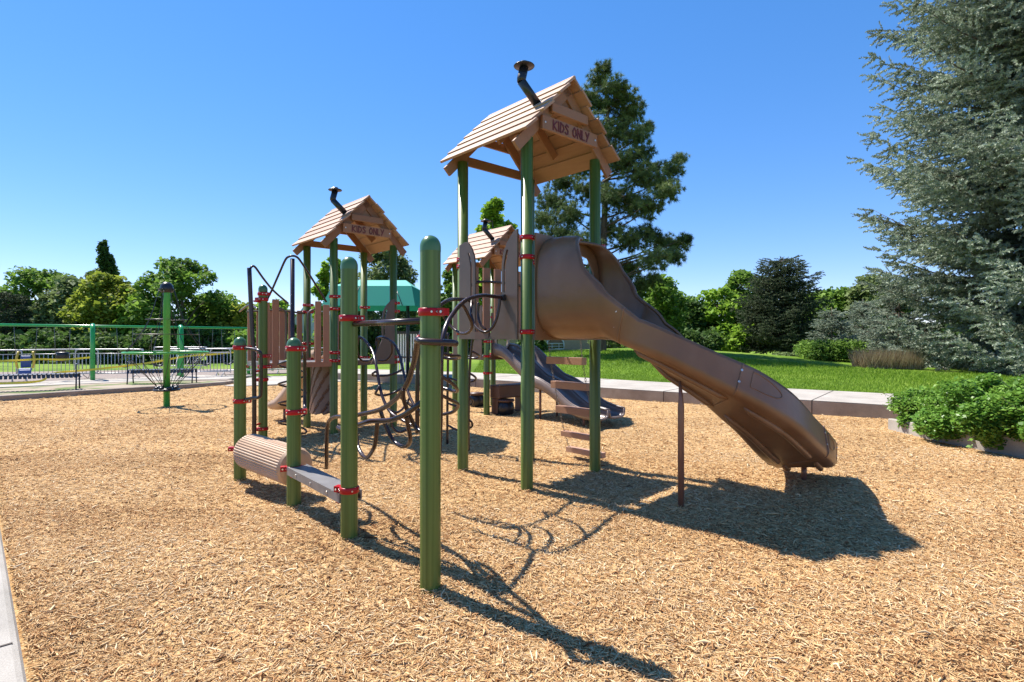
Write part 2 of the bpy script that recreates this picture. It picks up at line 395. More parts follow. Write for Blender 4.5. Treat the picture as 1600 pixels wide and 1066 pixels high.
# ---- wood chip surface
def chipmat():
    m, n, l, b = nodes('wood chip bed')
    tc = n.new('ShaderNodeTexCoord')
    mp = n.new('ShaderNodeMapping'); mp.inputs['Scale'].default_value = (1, 1, 1); l.new(tc.outputs['Object'], mp.inputs[0])
    w = n.new('ShaderNodeTexNoise'); w.inputs['Scale'].default_value = 9; w.inputs['Detail'].default_value = 2
    l.new(mp.outputs[0], w.inputs[0])
    ad = n.new('ShaderNodeMix'); ad.data_type = 'VECTOR'; ad.inputs[0].default_value = 0.12
    l.new(mp.outputs[0], ad.inputs[4]); l.new(w.outputs[1], ad.inputs[5])
    v1 = n.new('ShaderNodeTexVoronoi'); v1.inputs['Scale'].default_value = 55; l.new(ad.outputs[1], v1.inputs[0])
    v2 = n.new('ShaderNodeTexVoronoi'); v2.inputs['Scale'].default_value = 130; l.new(ad.outputs[1], v2.inputs[0])
    big = n.new('ShaderNodeTexNoise'); big.inputs['Scale'].default_value = 0.8; big.inputs['Detail'].default_value = 5; l.new(mp.outputs[0], big.inputs[0])
    sp = n.new('ShaderNodeSeparateColor'); l.new(v1.outputs['Color'], sp.inputs[0])
    r = ramp(n, [(0.28, 0.15, 0.06), (0.45, 0.275, 0.12), (0.58, 0.385, 0.18), (0.67, 0.485, 0.27)], [0.0, 0.3, 0.65, 1.0]); l.new(sp.outputs[0], r.inputs[0])
    sp2 = n.new('ShaderNodeSeparateColor'); l.new(v2.outputs['Color'], sp2.inputs[0])
    r2 = ramp(n, [(0.5, 0.44, 0.38), (1, 1, 1)], [0.05, 0.5]); l.new(sp2.outputs[1], r2.inputs[0])
    mx = n.new('ShaderNodeMix'); mx.data_type = 'RGBA'; mx.blend_type = 'MULTIPLY'; mx.inputs[0].default_value = 0.8
    l.new(r.outputs[0], mx.inputs[6]); l.new(r2.outputs[0], mx.inputs[7])
    r3 = ramp(n, [(0.86, 0.84, 0.82), (1.06, 1.04, 1.0)], [0.35, 0.65]); l.new(big.outputs[0], r3.inputs[0])
    m2 = n.new('ShaderNodeMix'); m2.data_type = 'RGBA'; m2.blend_type = 'MULTIPLY'; m2.inputs[0].default_value = 1
    l.new(mx.outputs[2], m2.inputs[6]); l.new(r3.outputs[0], m2.inputs[7]); l.new(m2.outputs[2], b.inputs['Base Color'])
    b.inputs['Roughness'].default_value = 0.9; b.inputs['Specular IOR Level'].default_value = 0.15
    bp = n.new('ShaderNodeBump'); bp.inputs['Strength'].default_value = 0.8; bp.inputs['Distance'].default_value = 0.015
    l.new(v1.outputs['Distance'], bp.inputs['Height']); l.new(bp.outputs[0], b.inputs['Normal'])
    return m
M['chipbed'] = chipmat()
def chip_z(x, y):
    z = 0.0
    for px_, py_ in ((-.503, 3.43), (-1.251, 4.28), (-2.04, 5.207), (-3.036, 6.214), (.154, 5.75), (-.577, 6.56), (.967, 6.48), (1.56, 5.16)):
        z = z + 0.022 * np.exp(-((x - px_) ** 2 + (y - py_) ** 2) / .02)
    for px_, py_, r_ in ((3.6, 6.9, .5), (1.9, 9.7, .6), (-.3, 5.2, .8), (-2.6, 4.9, .6), (1.4, 4.2, .9), (-1.6, 3.1, .7), (3.0, 4.2, .8)):
        z = z - 0.035 * np.exp(-((x - px_) ** 2 + (y - py_) ** 2) / r_ ** 2)
    return z + 0.012 * np.sin(x * 1.7 + 0.6 * y) + 0.012 * np.sin(y * 1.3 - 0.8 * x + 1) + 0.008 * np.sin(x * 4.1 + 2) * np.sin(y * 3.7)
RWALL = [(6.45, 9.55), (6.42, 8.6), (6.5, 7.9), (6.75, 7.2), (7.2, 5.0), (8.2, 1.0), (9.0, -3.0)]
def right_bound(y):
    kb = sorted([(p[1], p[0]) for p in KERB]); wl_ = sorted([(p[1], p[0]) for p in RWALL])
    return np.where(y > 9.55, np.interp(y, [p[0] for p in kb], [p[1] for p in kb]), np.interp(y, [p[0] for p in wl_], [p[1] for p in wl_]))
def left_bound(y):      # near concrete border, then the far kerb
    a = -2.20 - (y - 2.516) * 0.978
    b = np.interp(y, LY, LX)
    return np.where(y < 13.2, np.maximum(a, -30), b)
ys = np.concatenate([np.arange(-3, 18.6, 0.25), np.arange(18.6, 21.8, 0.2)])
rows = []; K = 90
for y in ys:
    xl = float(left_bound(np.array(y))); xr = float(right_bound(np.array(y)))
    if y > 17.7: xl = -10.3 + (y - 17.7) * 0.2
    rows.append(np.linspace(xl, xr, K))
XX = np.array(rows); YY = np.repeat(ys[:, None], K, 1); ZZ = chip_z(XX, YY)
ZZ[:, 0] = -0.01; 
V = np.stack([XX, YY, ZZ], -1).reshape(-1, 3); idx = np.arange(len(V)).reshape(XX.shape)
F = np.stack([idx[:-1, :-1], idx[:-1, 1:], idx[1:, 1:], idx[1:, :-1]], -1).reshape(-1, 4)
bed = np_mesh('playground_surface', V, F, M['chipbed'], smooth=True); tag(bed, kind='structure')

# loose chips: slivers of wood lying on the bed
def chips(n, x, y, L, seed):
    g = np.random.default_rng(seed)
    n = len(x)
    L = L * g.lognormal(0, 0.35, n); Wd = L * g.uniform(0.09, 0.25, n); T = Wd * g.uniform(0.25, 0.6, n)
    yaw = g.uniform(0, 2 * np.pi, n); pit = g.normal(0, 0.22, n); rol = g.normal(0, 0.4, n)
    bend = g.normal(0, 0.10, n) * L
    # 3 stations x 2 sides, thin wedge section (top ridge)
    st = np.array([-0.5, 0.0, 0.5]); wsc = np.array([0.55, 1.0, 0.35])
    pts = []
    for i in range(3):
        for side, zz in ((-1, 0), (1, 0), (0, 1)):
            px = st[i] * L + side * 0
            py = side * Wd * 0.5 * wsc[i]
            pz = zz * T * (1 if i == 1 else 0.6) + (bend if i == 1 else 0)
            pts.append(np.stack([px + 0 * L, py + 0 * L, pz + 0 * L], -1))
    Pn = np.stack(pts, 1)                      # n,9,3
    cp, sp_, cr, sr, cy, sy = np.cos(pit), np.sin(pit), np.cos(rol), np.sin(rol), np.cos(yaw), np.sin(yaw)
    X, Y, Z = Pn[..., 0], Pn[..., 1], Pn[..., 2]
    Y, Z = Y * cr[:, None] - Z * sr[:, None], Y * sr[:, None] + Z * cr[:, None]
    X, Z = X * cp[:, None] - Z * sp_[:, None], X * sp_[:, None] + Z * cp[:, None]
    X, Y = X * cy[:, None] - Y * sy[:, None], X * sy[:, None] + Y * cy[:, None]
    z0 = chip_z(x, y) + g.uniform(-0.002, 0.014, n)
    Vv = np.stack([X + x[:, None], Y + y[:, None], Z + z0[:, None]], -1)
    f = np.array([[0, 2, 5, 3], [2, 1, 4, 5], [3, 5, 8, 6], [5, 4, 7, 8], [0, 3, 4, 1], [3, 6, 7, 4]])
    Ff = (np.arange(n)[:, None, None] * 9 + f[None]).reshape(-1, 4)
    t = np.clip(g.beta(2.2, 1.6, n) + .05 * np.sin(x * 2.3 + 1.3 * np.sin(y * 1.9)) + .06 * np.sin(y * 3.1 + x * .9 + 2 * np.sin(x * .7)) - .10 * (np.sin(x * 1.1 + 2.1 * np.sin(y * .8)) * np.sin(y * 1.3 + 1.7 * np.sin(x * .6)) > .55) - .35 * (g.uniform(0, 1, n) < .05), 0, 1); return Vv.reshape(-1, 3), Ff, np.repeat(t, 6)
def scatter(y0, y1, dens, L, seed, jit=1.0):
    g = np.random.default_rng(seed)
    A = 2.15 * (y1 ** 2 - y0 ** 2) / 2 + 1.0 * (y1 - y0); n = int(A * dens)
    y = np.sqrt(g.uniform(y0 ** 2, y1 ** 2, n)); hw = 1.02 * y + 0.6
    x = g.uniform(-1, 1, n) * hw
    ok = (x > left_bound(y) + 0.03) & (x < right_bound(y) - 0.03)
    x, y = x[ok], y[ok]
    return chips(len(x), x, y, L, seed + 1)
Vs, Fs, Ts, nv = [], [], [], 0
for (y0, y1, dens, L, sd) in ((1.8, 3.6, 6500, 0.030, 1), (3.6, 5.2, 4500, 0.031, 2), (5.2, 7.5, 2200, 0.034, 3), (7.5, 11, 850, 0.040, 4), (11, 19, 180, 0.055, 5)):
    v, f, t = scatter(y0, y1, dens, L, sd * 10)
    Vs.append(v); Fs.append(f + nv); Ts.append(t); nv += len(v)
M['chip'] = leaf_mat('wood chips', [(0.13, 0.058, 0.024), (0.43, 0.215, 0.085), (0.60, 0.37, 0.168), (0.70, 0.49, 0.25), (0.79, 0.63, 0.41)], trans=0.0, rough=0.75)
ch = np_mesh('wood_chips', np.concatenate(Vs), np.concatenate(Fs), M['chip'], tint=np.concatenate(Ts))
tag(ch, 'loose tan wood chips covering the playground', kind='stuff')

# ---- raised concrete walkway with its kerb face, butt-jointed slabs
def ribbon(name, inner, outer, z0, z1, mats, kind='structure', front=True):
    mb = MB(); n = len(inner)
    for i in range(n - 1):
        a, b = inner[i], inner[i + 1]; c, d = outer[i + 1], outer[i]
        mb.add([(a[0], a[1], z1), (b[0], b[1], z1), (c[0], c[1], z1), (d[0], d[1], z1)], [(0, 1, 2, 3)], 0)
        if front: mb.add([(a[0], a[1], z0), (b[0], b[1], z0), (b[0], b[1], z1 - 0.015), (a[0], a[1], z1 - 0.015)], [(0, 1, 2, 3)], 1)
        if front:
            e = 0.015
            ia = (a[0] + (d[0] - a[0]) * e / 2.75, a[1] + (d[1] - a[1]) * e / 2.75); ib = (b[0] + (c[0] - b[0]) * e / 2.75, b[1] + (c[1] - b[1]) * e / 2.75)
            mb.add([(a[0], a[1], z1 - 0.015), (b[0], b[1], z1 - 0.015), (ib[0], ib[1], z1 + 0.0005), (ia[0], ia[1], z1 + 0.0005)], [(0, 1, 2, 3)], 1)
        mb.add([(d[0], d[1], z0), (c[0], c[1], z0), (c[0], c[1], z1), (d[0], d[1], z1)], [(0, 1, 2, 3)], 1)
    return mb
def resample(line, step):
    pts = [Vector((a, b, 0)) for a, b in line]; out = [pts[0]]; acc = 0
    L = [0]
    for i in range(1, len(pts)): L.append(L[-1] + (pts[i] - pts[i - 1]).length)
    n = max(2, int(L[-1] / step)); xs = [p.x for p in pts]; ysx = [p.y for p in pts]
    return [(float(np.interp(t, L, xs)), float(np.interp(t, L, ysx))) for t in np.linspace(0, L[-1], n + 1)]
ks = resample(smooth2(KERB), 0.4); kb = offset(ks, 2.75)
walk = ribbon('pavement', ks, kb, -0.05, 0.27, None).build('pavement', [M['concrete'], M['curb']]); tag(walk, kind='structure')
# expansion joints: narrow dark grooves across the walkway and down its face
jm = MB()
M['joint'] = mat('joint filler', [(0.07, 0.055, 0.045), (0.11, 0.09, 0.075)], rough=0.9)
acc = 0
marks = [i for i in range(4, len(ks) - 2, 8)]
for i in marks:
    a, b = Vector((*ks[i], 0)), Vector((*kb[i], 0)); t = (b - a).normalized()
    jm.bar(a - t * 0.0 + Vector((0, 0, 0.272)), b + Vector((0, 0, 0.272)), 0.02, 0.006)
    jm.bar(a - t * 0.002 + Vector((0, 0, -0.02)), a - t * 0.002 + Vector((0, 0, 0.262)), 0.02, 0.008, up=t)
tag(jm.build('pavement_joint', M['joint']), kind='structure')

# ---- far left kerb with a rounded nose
lk = [(-20.0, 6.2), (-16.5, 9.4), (-14.4, 11.6), (-12.9, 13.9), (-11.6, 15.8), (-10.5, 17.2), (-9.85, 18.1), (-9.55, 18.8), (-9.75, 19.45), (-10.4, 19.75), (-11.2, 19.6)]
ls = resample(smooth2(lk, 8), 0.25)
mb = MB()
for i in range(len(ls) - 1):
    pass
def kerbstrip(line, w, z0, z1, mname, name):
    mb = MB(); prof = [(0, z0), (0.0, z1 - 0.03), (0.012, z1 - 0.010), (0.035, z1), (w - 0.02, z1), (w, z1 - 0.02), (w, z0)]
    vs = []; n = len(line)
    for i in range(n):
        a = line[max(i - 1, 0)]; b = line[min(i + 1, n - 1)]
        t = Vector((b[0] - a[0], b[1] - a[1])).normalized(); nn = Vector((-t.y, t.x))
        for o, z in prof: vs.append((line[i][0] + nn.x * o, line[i][1] + nn.y * o, z))
    m = len(prof); fs = []
    for i in range(n - 1):
        for j in range(m - 1): fs.append((i * m + j, (i + 1) * m + j, (i + 1) * m + j + 1, i * m + j + 1))
    mb.add(vs, fs)
    o = mb.build(name, M[mname]); tag(o, kind='structure'); return o
kerbstrip(ls, 0.17, -0.05, 0.13, 'curb', 'kerb')
# near border at the camera's left: a wide pale concrete edge
nb = [(3.0, -2.8), (-2.20, 2.516), (-4.13, 4.49), (-9.0, 9.47), (-14.0, 14.6)]
nk = kerbstrip(resample(nb, 0.5), 0.9, -0.06, 0.075, 'wall', 'kerb')
jm = MB()
for dd in (2.72, 5.3, 7.9):
    a = Vector((-2.20 - (dd - 2.516) * 0.978, dd, 0.0768)); nn = Vector((-0.714, -0.70, 0))
    jm.bar(a + nn * 0.03, a + nn * 0.88, 0.014, 0.005)
tag(jm.build('kerb_joint', M['joint']), kind='structure')

# ---- left side: dirt and gravel, concrete path
M['dirt'] = mat('dry dirt and sparse grass', [(0.10, 0.15, 0.03), (0.27, 0.215, 0.15), (0.33, 0.27, 0.2)], scale=(0.9, 0.9, 0.9), rough=0.95, bump=0.6, bscale=14, pos=[0.44, 0.5, 0.62])
M['gravel'] = mat('grey brown gravel', [(0.2, 0.155, 0.13), (0.29, 0.24, 0.21)], scale=(14, 14, 14), rough=0.95, bump=0.8, bscale=60)
def sheet(name, pts, z, m):
    mb = MB(); mb.plate(pts, [], lambda a, b, n: Vector((a, b, z + (n - 0.05))), 0.05)
    o = mb.build(name, M[m]); tag(o, kind='structure'); return o
lout = offset([(p[0], p[1]) for p in lk[:8]], 0.12)
sheet('dirt_strip', [(-24, 4), (-20, 6.35), (-16.5, 9.6), (-14.4, 11.75), (-12.95, 14.1), (-11.7, 16.0), (-10.65, 17.35), (-10.0, 18.2), (-9.75, 18.85), (-9.9, 19.35), (-10.5, 19.6), (-12.6, 19.3), (-15.8, 15.9), (-20.5, 11.5), (-26, 8)], 0.10, 'dirt')
sheet('path', [(-26, 8.6), (-20.5, 12.0), (-15.8, 16.4), (-12.4, 19.5), (-11.2, 19.9), (-10.3, 20.1), (-10.4, 22.6), (-12.6, 22.3), (-17, 18.3), (-26, 11)], 0.106, 'concrete')
sheet('path', [(-9.42, 18.2), (-8.9, 17.9), (-6.0, 20.2), (-4.0, 19.9), (-4.0, 23.0), (-8, 24.5), (-10.35, 22.7), (-10.25, 20.0), (-9.6, 19.5), (-9.36, 18.8)], 0.035, 'concrete')
sheet('gravel_bed', [(-28, 11.6), (-17, 18.5), (-12.6, 22.5), (-8.6, 24.6), (-9.5, 28), (-16, 27), (-30, 22)], 0.09, 'gravel')

# ---- low planting wall on the right
def planter_wall():
    t = thing('planting_wall', 'low pale concrete wall at the edge of the wood chips under the trailing shrubs', 'wall', (6.45, 9.55, 0))
    line = resample(smooth2(RWALL, 6), 0.3)
    mb = MB(); vs = []; n = len(line); w = 0.18
    for i in range(n):
        a = line[max(i - 1, 0)]; b = line[min(i + 1, n - 1)]
        tt = Vector((b[0] - a[0], b[1] - a[1])).normalized(); nn = Vector((-tt.y, tt.x))
        z1 = 0.19 + 0.07 * min(1, i / 6)
        for o, z in ((0, -0.05), (0, z1 - 0.015), (0.015, z1), (w - 0.015, z1), (w, z1 - 0.015), (w, -0.05)):
            vs.append((line[i][0] + nn.x * o, line[i][1] + nn.y * o, z))
    fs = [(i * 6 + j, (i + 1) * 6 + j, (i + 1) * 6 + j + 1, i * 6 + j + 1) for i in range(n - 1) for j in range(5)]
    fs += [tuple(range(6)), tuple(range((n - 1) * 6, n * 6))[::-1]]
    mb.add(vs, fs); mb.build('wall', M['wall'], t, world_to=(6.45, 9.55, 0))
planter_wall()
M['soil'] = mat('planting soil', [(0.06, 0.04, 0.028), (0.12, 0.085, 0.06)], rough=0.95, bump=0.8, bscale=30)
sheet('planting_bed', [(6.6, 9.45), (6.6, 8.6), (6.7, 7.9), (6.95, 7.2), (7.4, 5.0), (8.4, 1.0), (9.2, -3.0), (16, -3), (13, 5.6), (9.5, 8.7), (7.6, 10.3)], 0.13, 'soil')

# ============================================================ PLAY STRUCTURE
S = 1.094
ANG = math.atan2(0.67, 0.742)
U1 = Vector((-0.67, 0.742, 0)); U2 = Vector((0.742, 0.67, 0))
PR = 0.0635

def clamp(parent, x, y, z, ang=0.0, h=0.048, r=PR, lug=0.05, to=None, name='clamp'):
    """two-part red band clamp with a lug and bolt heads; ang = direction of the lug in parent space"""
    mb = MB(); ro = r + 0.011
    mb.lathe((x, y, z), [(r - 0.002, -h / 2), (ro - 0.003, -h / 2), (ro, -h / 2 + 0.004), (ro, h / 2 - 0.004), (ro - 0.003, h / 2), (r - 0.002, h / 2)], 24, 0)
    d = Vector((math.cos(ang), math.sin(ang), 0)); s = Vector((-d.y, d.x, 0)); c = Vector((x, y, z))
    mb.obox(c + d * (ro + lug / 2 - 0.008), d * lug / 2, s * 0.03, Vector((0, 0, h * 0.46)), 0)
    for a in (-0.9, -0.45, 0.9, 0.45, 2.4, -2.4):
        e = Vector((math.cos(ang + a), math.sin(ang + a), 0)); p = c + e * ro
        mb.tube([p, p + e * 0.005], 0.0065, 8, raw=True, mat=1)
    for sg in (-1, 1):
        p = c + d * (ro + lug * 0.45) + s * 0.03 * sg
        mb.tube([p, p + s * sg * 0.008], 0.008, 8, raw=True, mat=1)
    return mb.build(name, [M['red'], M['bolt']], parent)

def post(parent, x, y, h, cap=True, name='post'):
    mb = MB()
    if cap:
        mb.lathe((x, y, 0), [(PR, -0.05), (PR, h - 0.085)], 28, 0)
        prof = [(PR + 0.0015, h - 0.10)] + [(max(0.0005, (PR + 0.0015) * math.cos(a)), h - PR * 1.15 + PR * 1.15 * math.sin(a)) for a in np.linspace(0, math.pi / 2, 9)]
        mb.lathe((x, y, 0), prof, 28, 1)
    else:
        mb.lathe((x, y, 0), [(PR, -0.05), (PR, h), (0.001, h)], 28, 0)
    o = mb.build(name, [M['post'], M['post_cap']], parent)
    return o

def letters(parent, origin, ax, up, nrm, h, text, name='lettering'):
    G = {'K': ([[(0, 0), (.04, 1)], [(.55, .95), (.05, .45), (.6, 0)]], .62), 'I': ([[(.05, 0), (0, 1)]], .1),
         'D': ([[(0, 0), (.03, 1), (.4, .82), (.52, .45), (.35, .1), (0, 0)]], .55),
         'S': ([[(.48, .86), (.2, 1), (.02, .78), (.42, .4), (.4, .1), (.18, 0), (0, .16)]], .5),
         'O': ([[(.3, 1), (.03, .62), (.08, .15), (.32, 0), (.55, .3), (.52, .75), (.3, 1)]], .58),
         'N': ([[(0, 0), (.04, 1), (.5, .03), (.54, 1)]], .56), 'L': ([[(.02, 1), (0, .02), (.42, .04)]], .42),
         'Y': ([[(0, 1), (.26, .5)], [(.55, 1), (.12, 0)]], .52), ' ': ([], .28)}
    mb = MB(); x = 0
    for ch_ in text:
        strokes, w = G[ch_]
        for st in strokes:
            for a, b in zip(st[:-1], st[1:]):
                p = origin + ax * (x + a[0]) * h + up * a[1] * h; q = origin + ax * (x + b[0]) * h + up * b[1] * h
                t = (q - p).normalized()
                mb.bar(p - t * h * .05, q + t * h * .05, h * 0.15, 0.006, up=nrm)
        x += w + .2
    return mb.build(name, M['letters'], parent)
def text_width(text, h):
    W = {'K': .62, 'I': .1, 'D': .55, 'S': .5, 'O': .58, 'N': .56, 'L': .42, 'Y': .52, ' ': .28}
    return sum(W[c] + .2 for c in text) * h

def roof(root, ez, rz):
    """gabled plank roof, ridge along local y; ez eave height, rz ridge height"""
    rf = bpy.data.objects.new('roof', None); col.objects.link(rf); rf.parent = root; rf.empty_display_size = 0.1
    oh = 0.18; hx = S / 2; half = hx + oh; slope = (rz - ez) / half
    y0, y1 = -oh, S + oh
    L = math.hypot(half, rz - ez); n = 6; ex = L / n
    rnd = random.Random(int(ez * 100))
    for sgn in (-1, 1):
        dv = Vector((sgn * half, 0, ez - rz)) / L
        nv = Vector((sgn * (rz - ez), 0, half)) / L
        for k in range(n):
            a0 = k * ex - 0.03; a1 = (k + 1) * ex
            o0 = rnd.uniform(-0.008, 0.008) + (0.02 if k % 2 else -0.015); o1 = rnd.uniform(-0.02, 0.02)
            top = Vector((hx, 0, rz)); mb = MB()
            p = top + dv * a0 + nv * 0.010; q = top + dv * a1 + nv * 0.028     # each plank laps the one below
            c = (p + q) / 2; t = (q - p)
            mb.obox(c + Vector((0, (y0 + y1) / 2 + (o1 - o0) / 2, 0)), t / 2, Vector((0, (y1 - y0) / 2 + (o0 + o1) / 2, 0)), nv * 0.014)
            mb.build('plank', M['plank'], rf, bevel=0.003)
        # rafters: front, rear and one pair near the middle
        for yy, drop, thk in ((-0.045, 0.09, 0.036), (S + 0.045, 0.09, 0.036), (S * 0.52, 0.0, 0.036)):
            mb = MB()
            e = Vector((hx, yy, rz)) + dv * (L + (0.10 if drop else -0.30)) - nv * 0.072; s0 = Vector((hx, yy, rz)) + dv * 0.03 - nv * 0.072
            mb.bar(s0, e, thk, 0.115, up=nv); mb.build('rafter', M['beam_shaded'], rf, bevel=0.004)
    # collar boards above the sign, front and rear
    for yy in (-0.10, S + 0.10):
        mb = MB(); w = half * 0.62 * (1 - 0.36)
        mb.bar((hx - w, yy, rz - 0.36), (hx + w, yy, rz - 0.36), 0.036, 0.10); mb.build('collar_board', M['beam_shaded'], rf, bevel=0.004)
    mb = MB(); mb.bar((hx - half + 0.18, S + 0.085, ez + 0.08), (hx + half - 0.18, S + 0.085, ez + 0.08), 0.036, 0.11); mb.build('tie_board', M['beam_shaded'], rf, bevel=0.004)
    # sign board
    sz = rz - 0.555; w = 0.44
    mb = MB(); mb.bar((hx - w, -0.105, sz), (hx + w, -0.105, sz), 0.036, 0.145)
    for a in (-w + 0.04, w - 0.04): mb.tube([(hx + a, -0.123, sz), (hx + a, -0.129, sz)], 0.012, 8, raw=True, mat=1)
    sg = mb.build('sign_board', [M['beam_shaded'], M['bolt']], rf, bevel=0.003)
    hgt = 0.10; tw = text_width('KIDS ONLY', hgt)
    letters(sg, Vector((hx - tw / 2 + 0.01, -0.1265, sz - hgt / 2)), Vector((1, 0, 0)), Vector((0, 0, 1)), Vector((0, -1, 0)), hgt, 'KIDS')
    letters(sg, Vector((hx - tw / 2 + 0.01 + text_width('KIDS ', hgt), -0.1265, sz - hgt / 2)), Vector((1, 0, 0)), Vector((0, 0, 1)), Vector((0, -1, 0)), hgt, 'ONLY')
    # small louvre board in the gable peak
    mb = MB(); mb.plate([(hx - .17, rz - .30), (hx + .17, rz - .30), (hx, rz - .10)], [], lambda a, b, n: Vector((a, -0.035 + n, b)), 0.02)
    mb.build('gable_board', M['beam_shaded'], rf)
    # stovepipe chimney
    top = Vector((hx, 0, rz)); dv = Vector((-half, 0, ez - rz)) / L; nv = Vector((-(rz - ez), 0, half)) / L
    b0 = top + dv * 0.40 + Vector((0, 0.10, 0)); el = b0 + nv * 0.30 + Vector((-.015, 0.03, 0)); tp = el + Vector((0.045, 0.0, 0.16))
    mb = MB()
    mb.tube([b0 - nv * 0.02, b0 + nv * 0.035], 0.062, 20, raw=True); mb.tube([b0, el], 0.047, 20, raw=True); mb.tube([el - nv * .012, el + Vector((0.006, 0, 0.02)), tp], [0.048, 0.048, 0.048], 20, raw=True)
    ch_ = mb.build('chimney', M['black'], rf)
    mb = MB(); mb.lathe(tp, [(0.04, -0.01), (0.105, 0.0), (0.112, 0.008), (0.105, 0.016), (0.05, 0.035), (0.045, 0.05), (0.001, 0.052)], 28); mb.build('cap', M['black'], ch_)
    return rf

def arc(cx, cz, r, a0, a1, n=10, rz=None):
    rz = rz or r
    return [(cx + r * math.cos(a), cz + rz * math.sin(a)) for a in np.linspace(a0, a1, n)]

def slot(cx, z0, z1, w, bend=0):
    return [(cx - w, z0 + w)] + arc(cx, z0 + w, w, math.pi, 2 * math.pi, 7)[1:] + [(cx + w, z1 - 0.16)] + [(cx + w + bend * 0.6, z1 - 0.06), (cx + w + bend, z1), (cx - w + bend, z1 + 0.01), (cx - w + bend * .5, z1 - 0.05), (cx - w, z1 - 0.16)]

def entrance(root, zd, mp, flip=False, low=False):
    """two upright brown plates with hand slots and a sill between; mp(s, z, n): s along the edge, n outward"""
    # far plate (s .08-.34), near plate (s .80-1.06)
    h1 = 1.03
    o1 = [(0.07, zd - 0.07), (0.36, zd - 0.07), (0.36, zd + 0.75), (0.345, zd + 0.86), (0.30, zd + 0.95), (0.24, zd + h1 - 0.01), (0.18, zd + h1 + .01), (0.07, zd + h1 - .02)]
    mb = MB(); mb.plate(o1, [slot(0.295, zd + 0.40, zd + 0.90, 0.016, -0.05)], mp, 0.02); mb.build('handhold_panel', M['panel'], root)
    o2 = [(0.60, zd - 0.07), (1.06, zd - 0.07), (1.06, zd + h1 + .03), (1.0, zd + h1 + 0.01), (0.90, zd + 0.94), (0.84, zd + 0.84), (0.815, zd + 0.70), (0.815, zd + 0.34), (0.70, zd + 0.10)]
    mb = MB(); mb.plate(o2, [slot(0.86, zd + 0.42, zd + 0.86, 0.014, 0.05)], mp, 0.02); mb.build('handhold_panel', M['panel'], root)
    mb = MB(); mb.plate([(0.36, zd - 0.07), (0.60, zd - 0.07), (0.60, zd + 0.012), (0.36, zd + 0.012)], [], mp, 0.02); mb.build('sill', M['panel_dark'], root)

def deck(root, x0, x1, y0, y1, z, holes=True):
    mb = MB(); t = 0.025
    mb.box(x0, x1, y0, y1, z - t, z)
    for a in (x0, x1 - 0.01): mb.box(a, a + 0.01, y0, y1, z - 0.075, z - t)
    for b in (y0, y1 - 0.01): mb.box(x0 + 0.01, x1 - 0.01, b, b + 0.01, z - 0.075, z - t)
    for k in range(1, 4): mb.box(x0 + 0.01, x1 - 0.01, y0 + (y1 - y0) * k / 4 - 0.006, y0 + (y1 - y0) * k / 4 + 0.006, z - 0.07, z - t)
    return mb.build('deck', M['deck'], root)

def loc(origin, a, b, z=0):
    return Vector(origin) + U2 * a + U1 * b + Vector((0, 0, z))

# ---------------- tall tower
T1 = Vector((0.154, 5.750, 0))
t1 = thing('play_tower', 'tallest play tower with a plank gable roof and green posts beside the curved slide', 'play tower', T1, ANG)
for a, b in ((0, 0), (0, S), (S, 0), (S, S)): post(t1, a, b, 3.63, cap=False)
DZ1 = 1.62
deck(t1, 0.07, S - 0.07, 0.07, S - 0.07, DZ1)
roof(t1, 3.61, 4.35)
mpW = lambda s, z, n: Vector((-0.085 - n, S - s, z))
entrance(t1, DZ1, mpW)
for (a, b, z, an) in ((0, 0, 2.595, R(-35)), (0, 0, 2.395, R(-35)), (0, 0, 1.625, R(-40)), (0, S, 2.48, R(-120)), (0, S, 2.40, R(-120)), (0, S, 1.625, R(-60)),
                      (S, 0, 2.62, R(-60)), (S, 0, 1.625, R(-60)), (S, S, 1.625, R(-60)), (S, S, 2.55, R(-60))):
    clamp(t1, a, b, z, an)
# far side barrier: pickets with a hooped rail
mb = MB()
for k in range(5): mb.box(0.14 + k * 0.18, 0.24 + k * 0.18, S + 0.0, S + 0.028, DZ1 - 0.04, DZ1 + 0.80)
mb.build('picket_panel', M['picket'], t1)
mb = MB(); mb.tube([(0.06, S - 0.04, DZ1 + .55), (0.25, S - 0.04, DZ1 + 0.62), (0.84, S - 0.04, DZ1 + 0.62), (1.03, S - 0.04, DZ1 + .55)], 0.016); mb.build('rail', M['pipe'], t1)
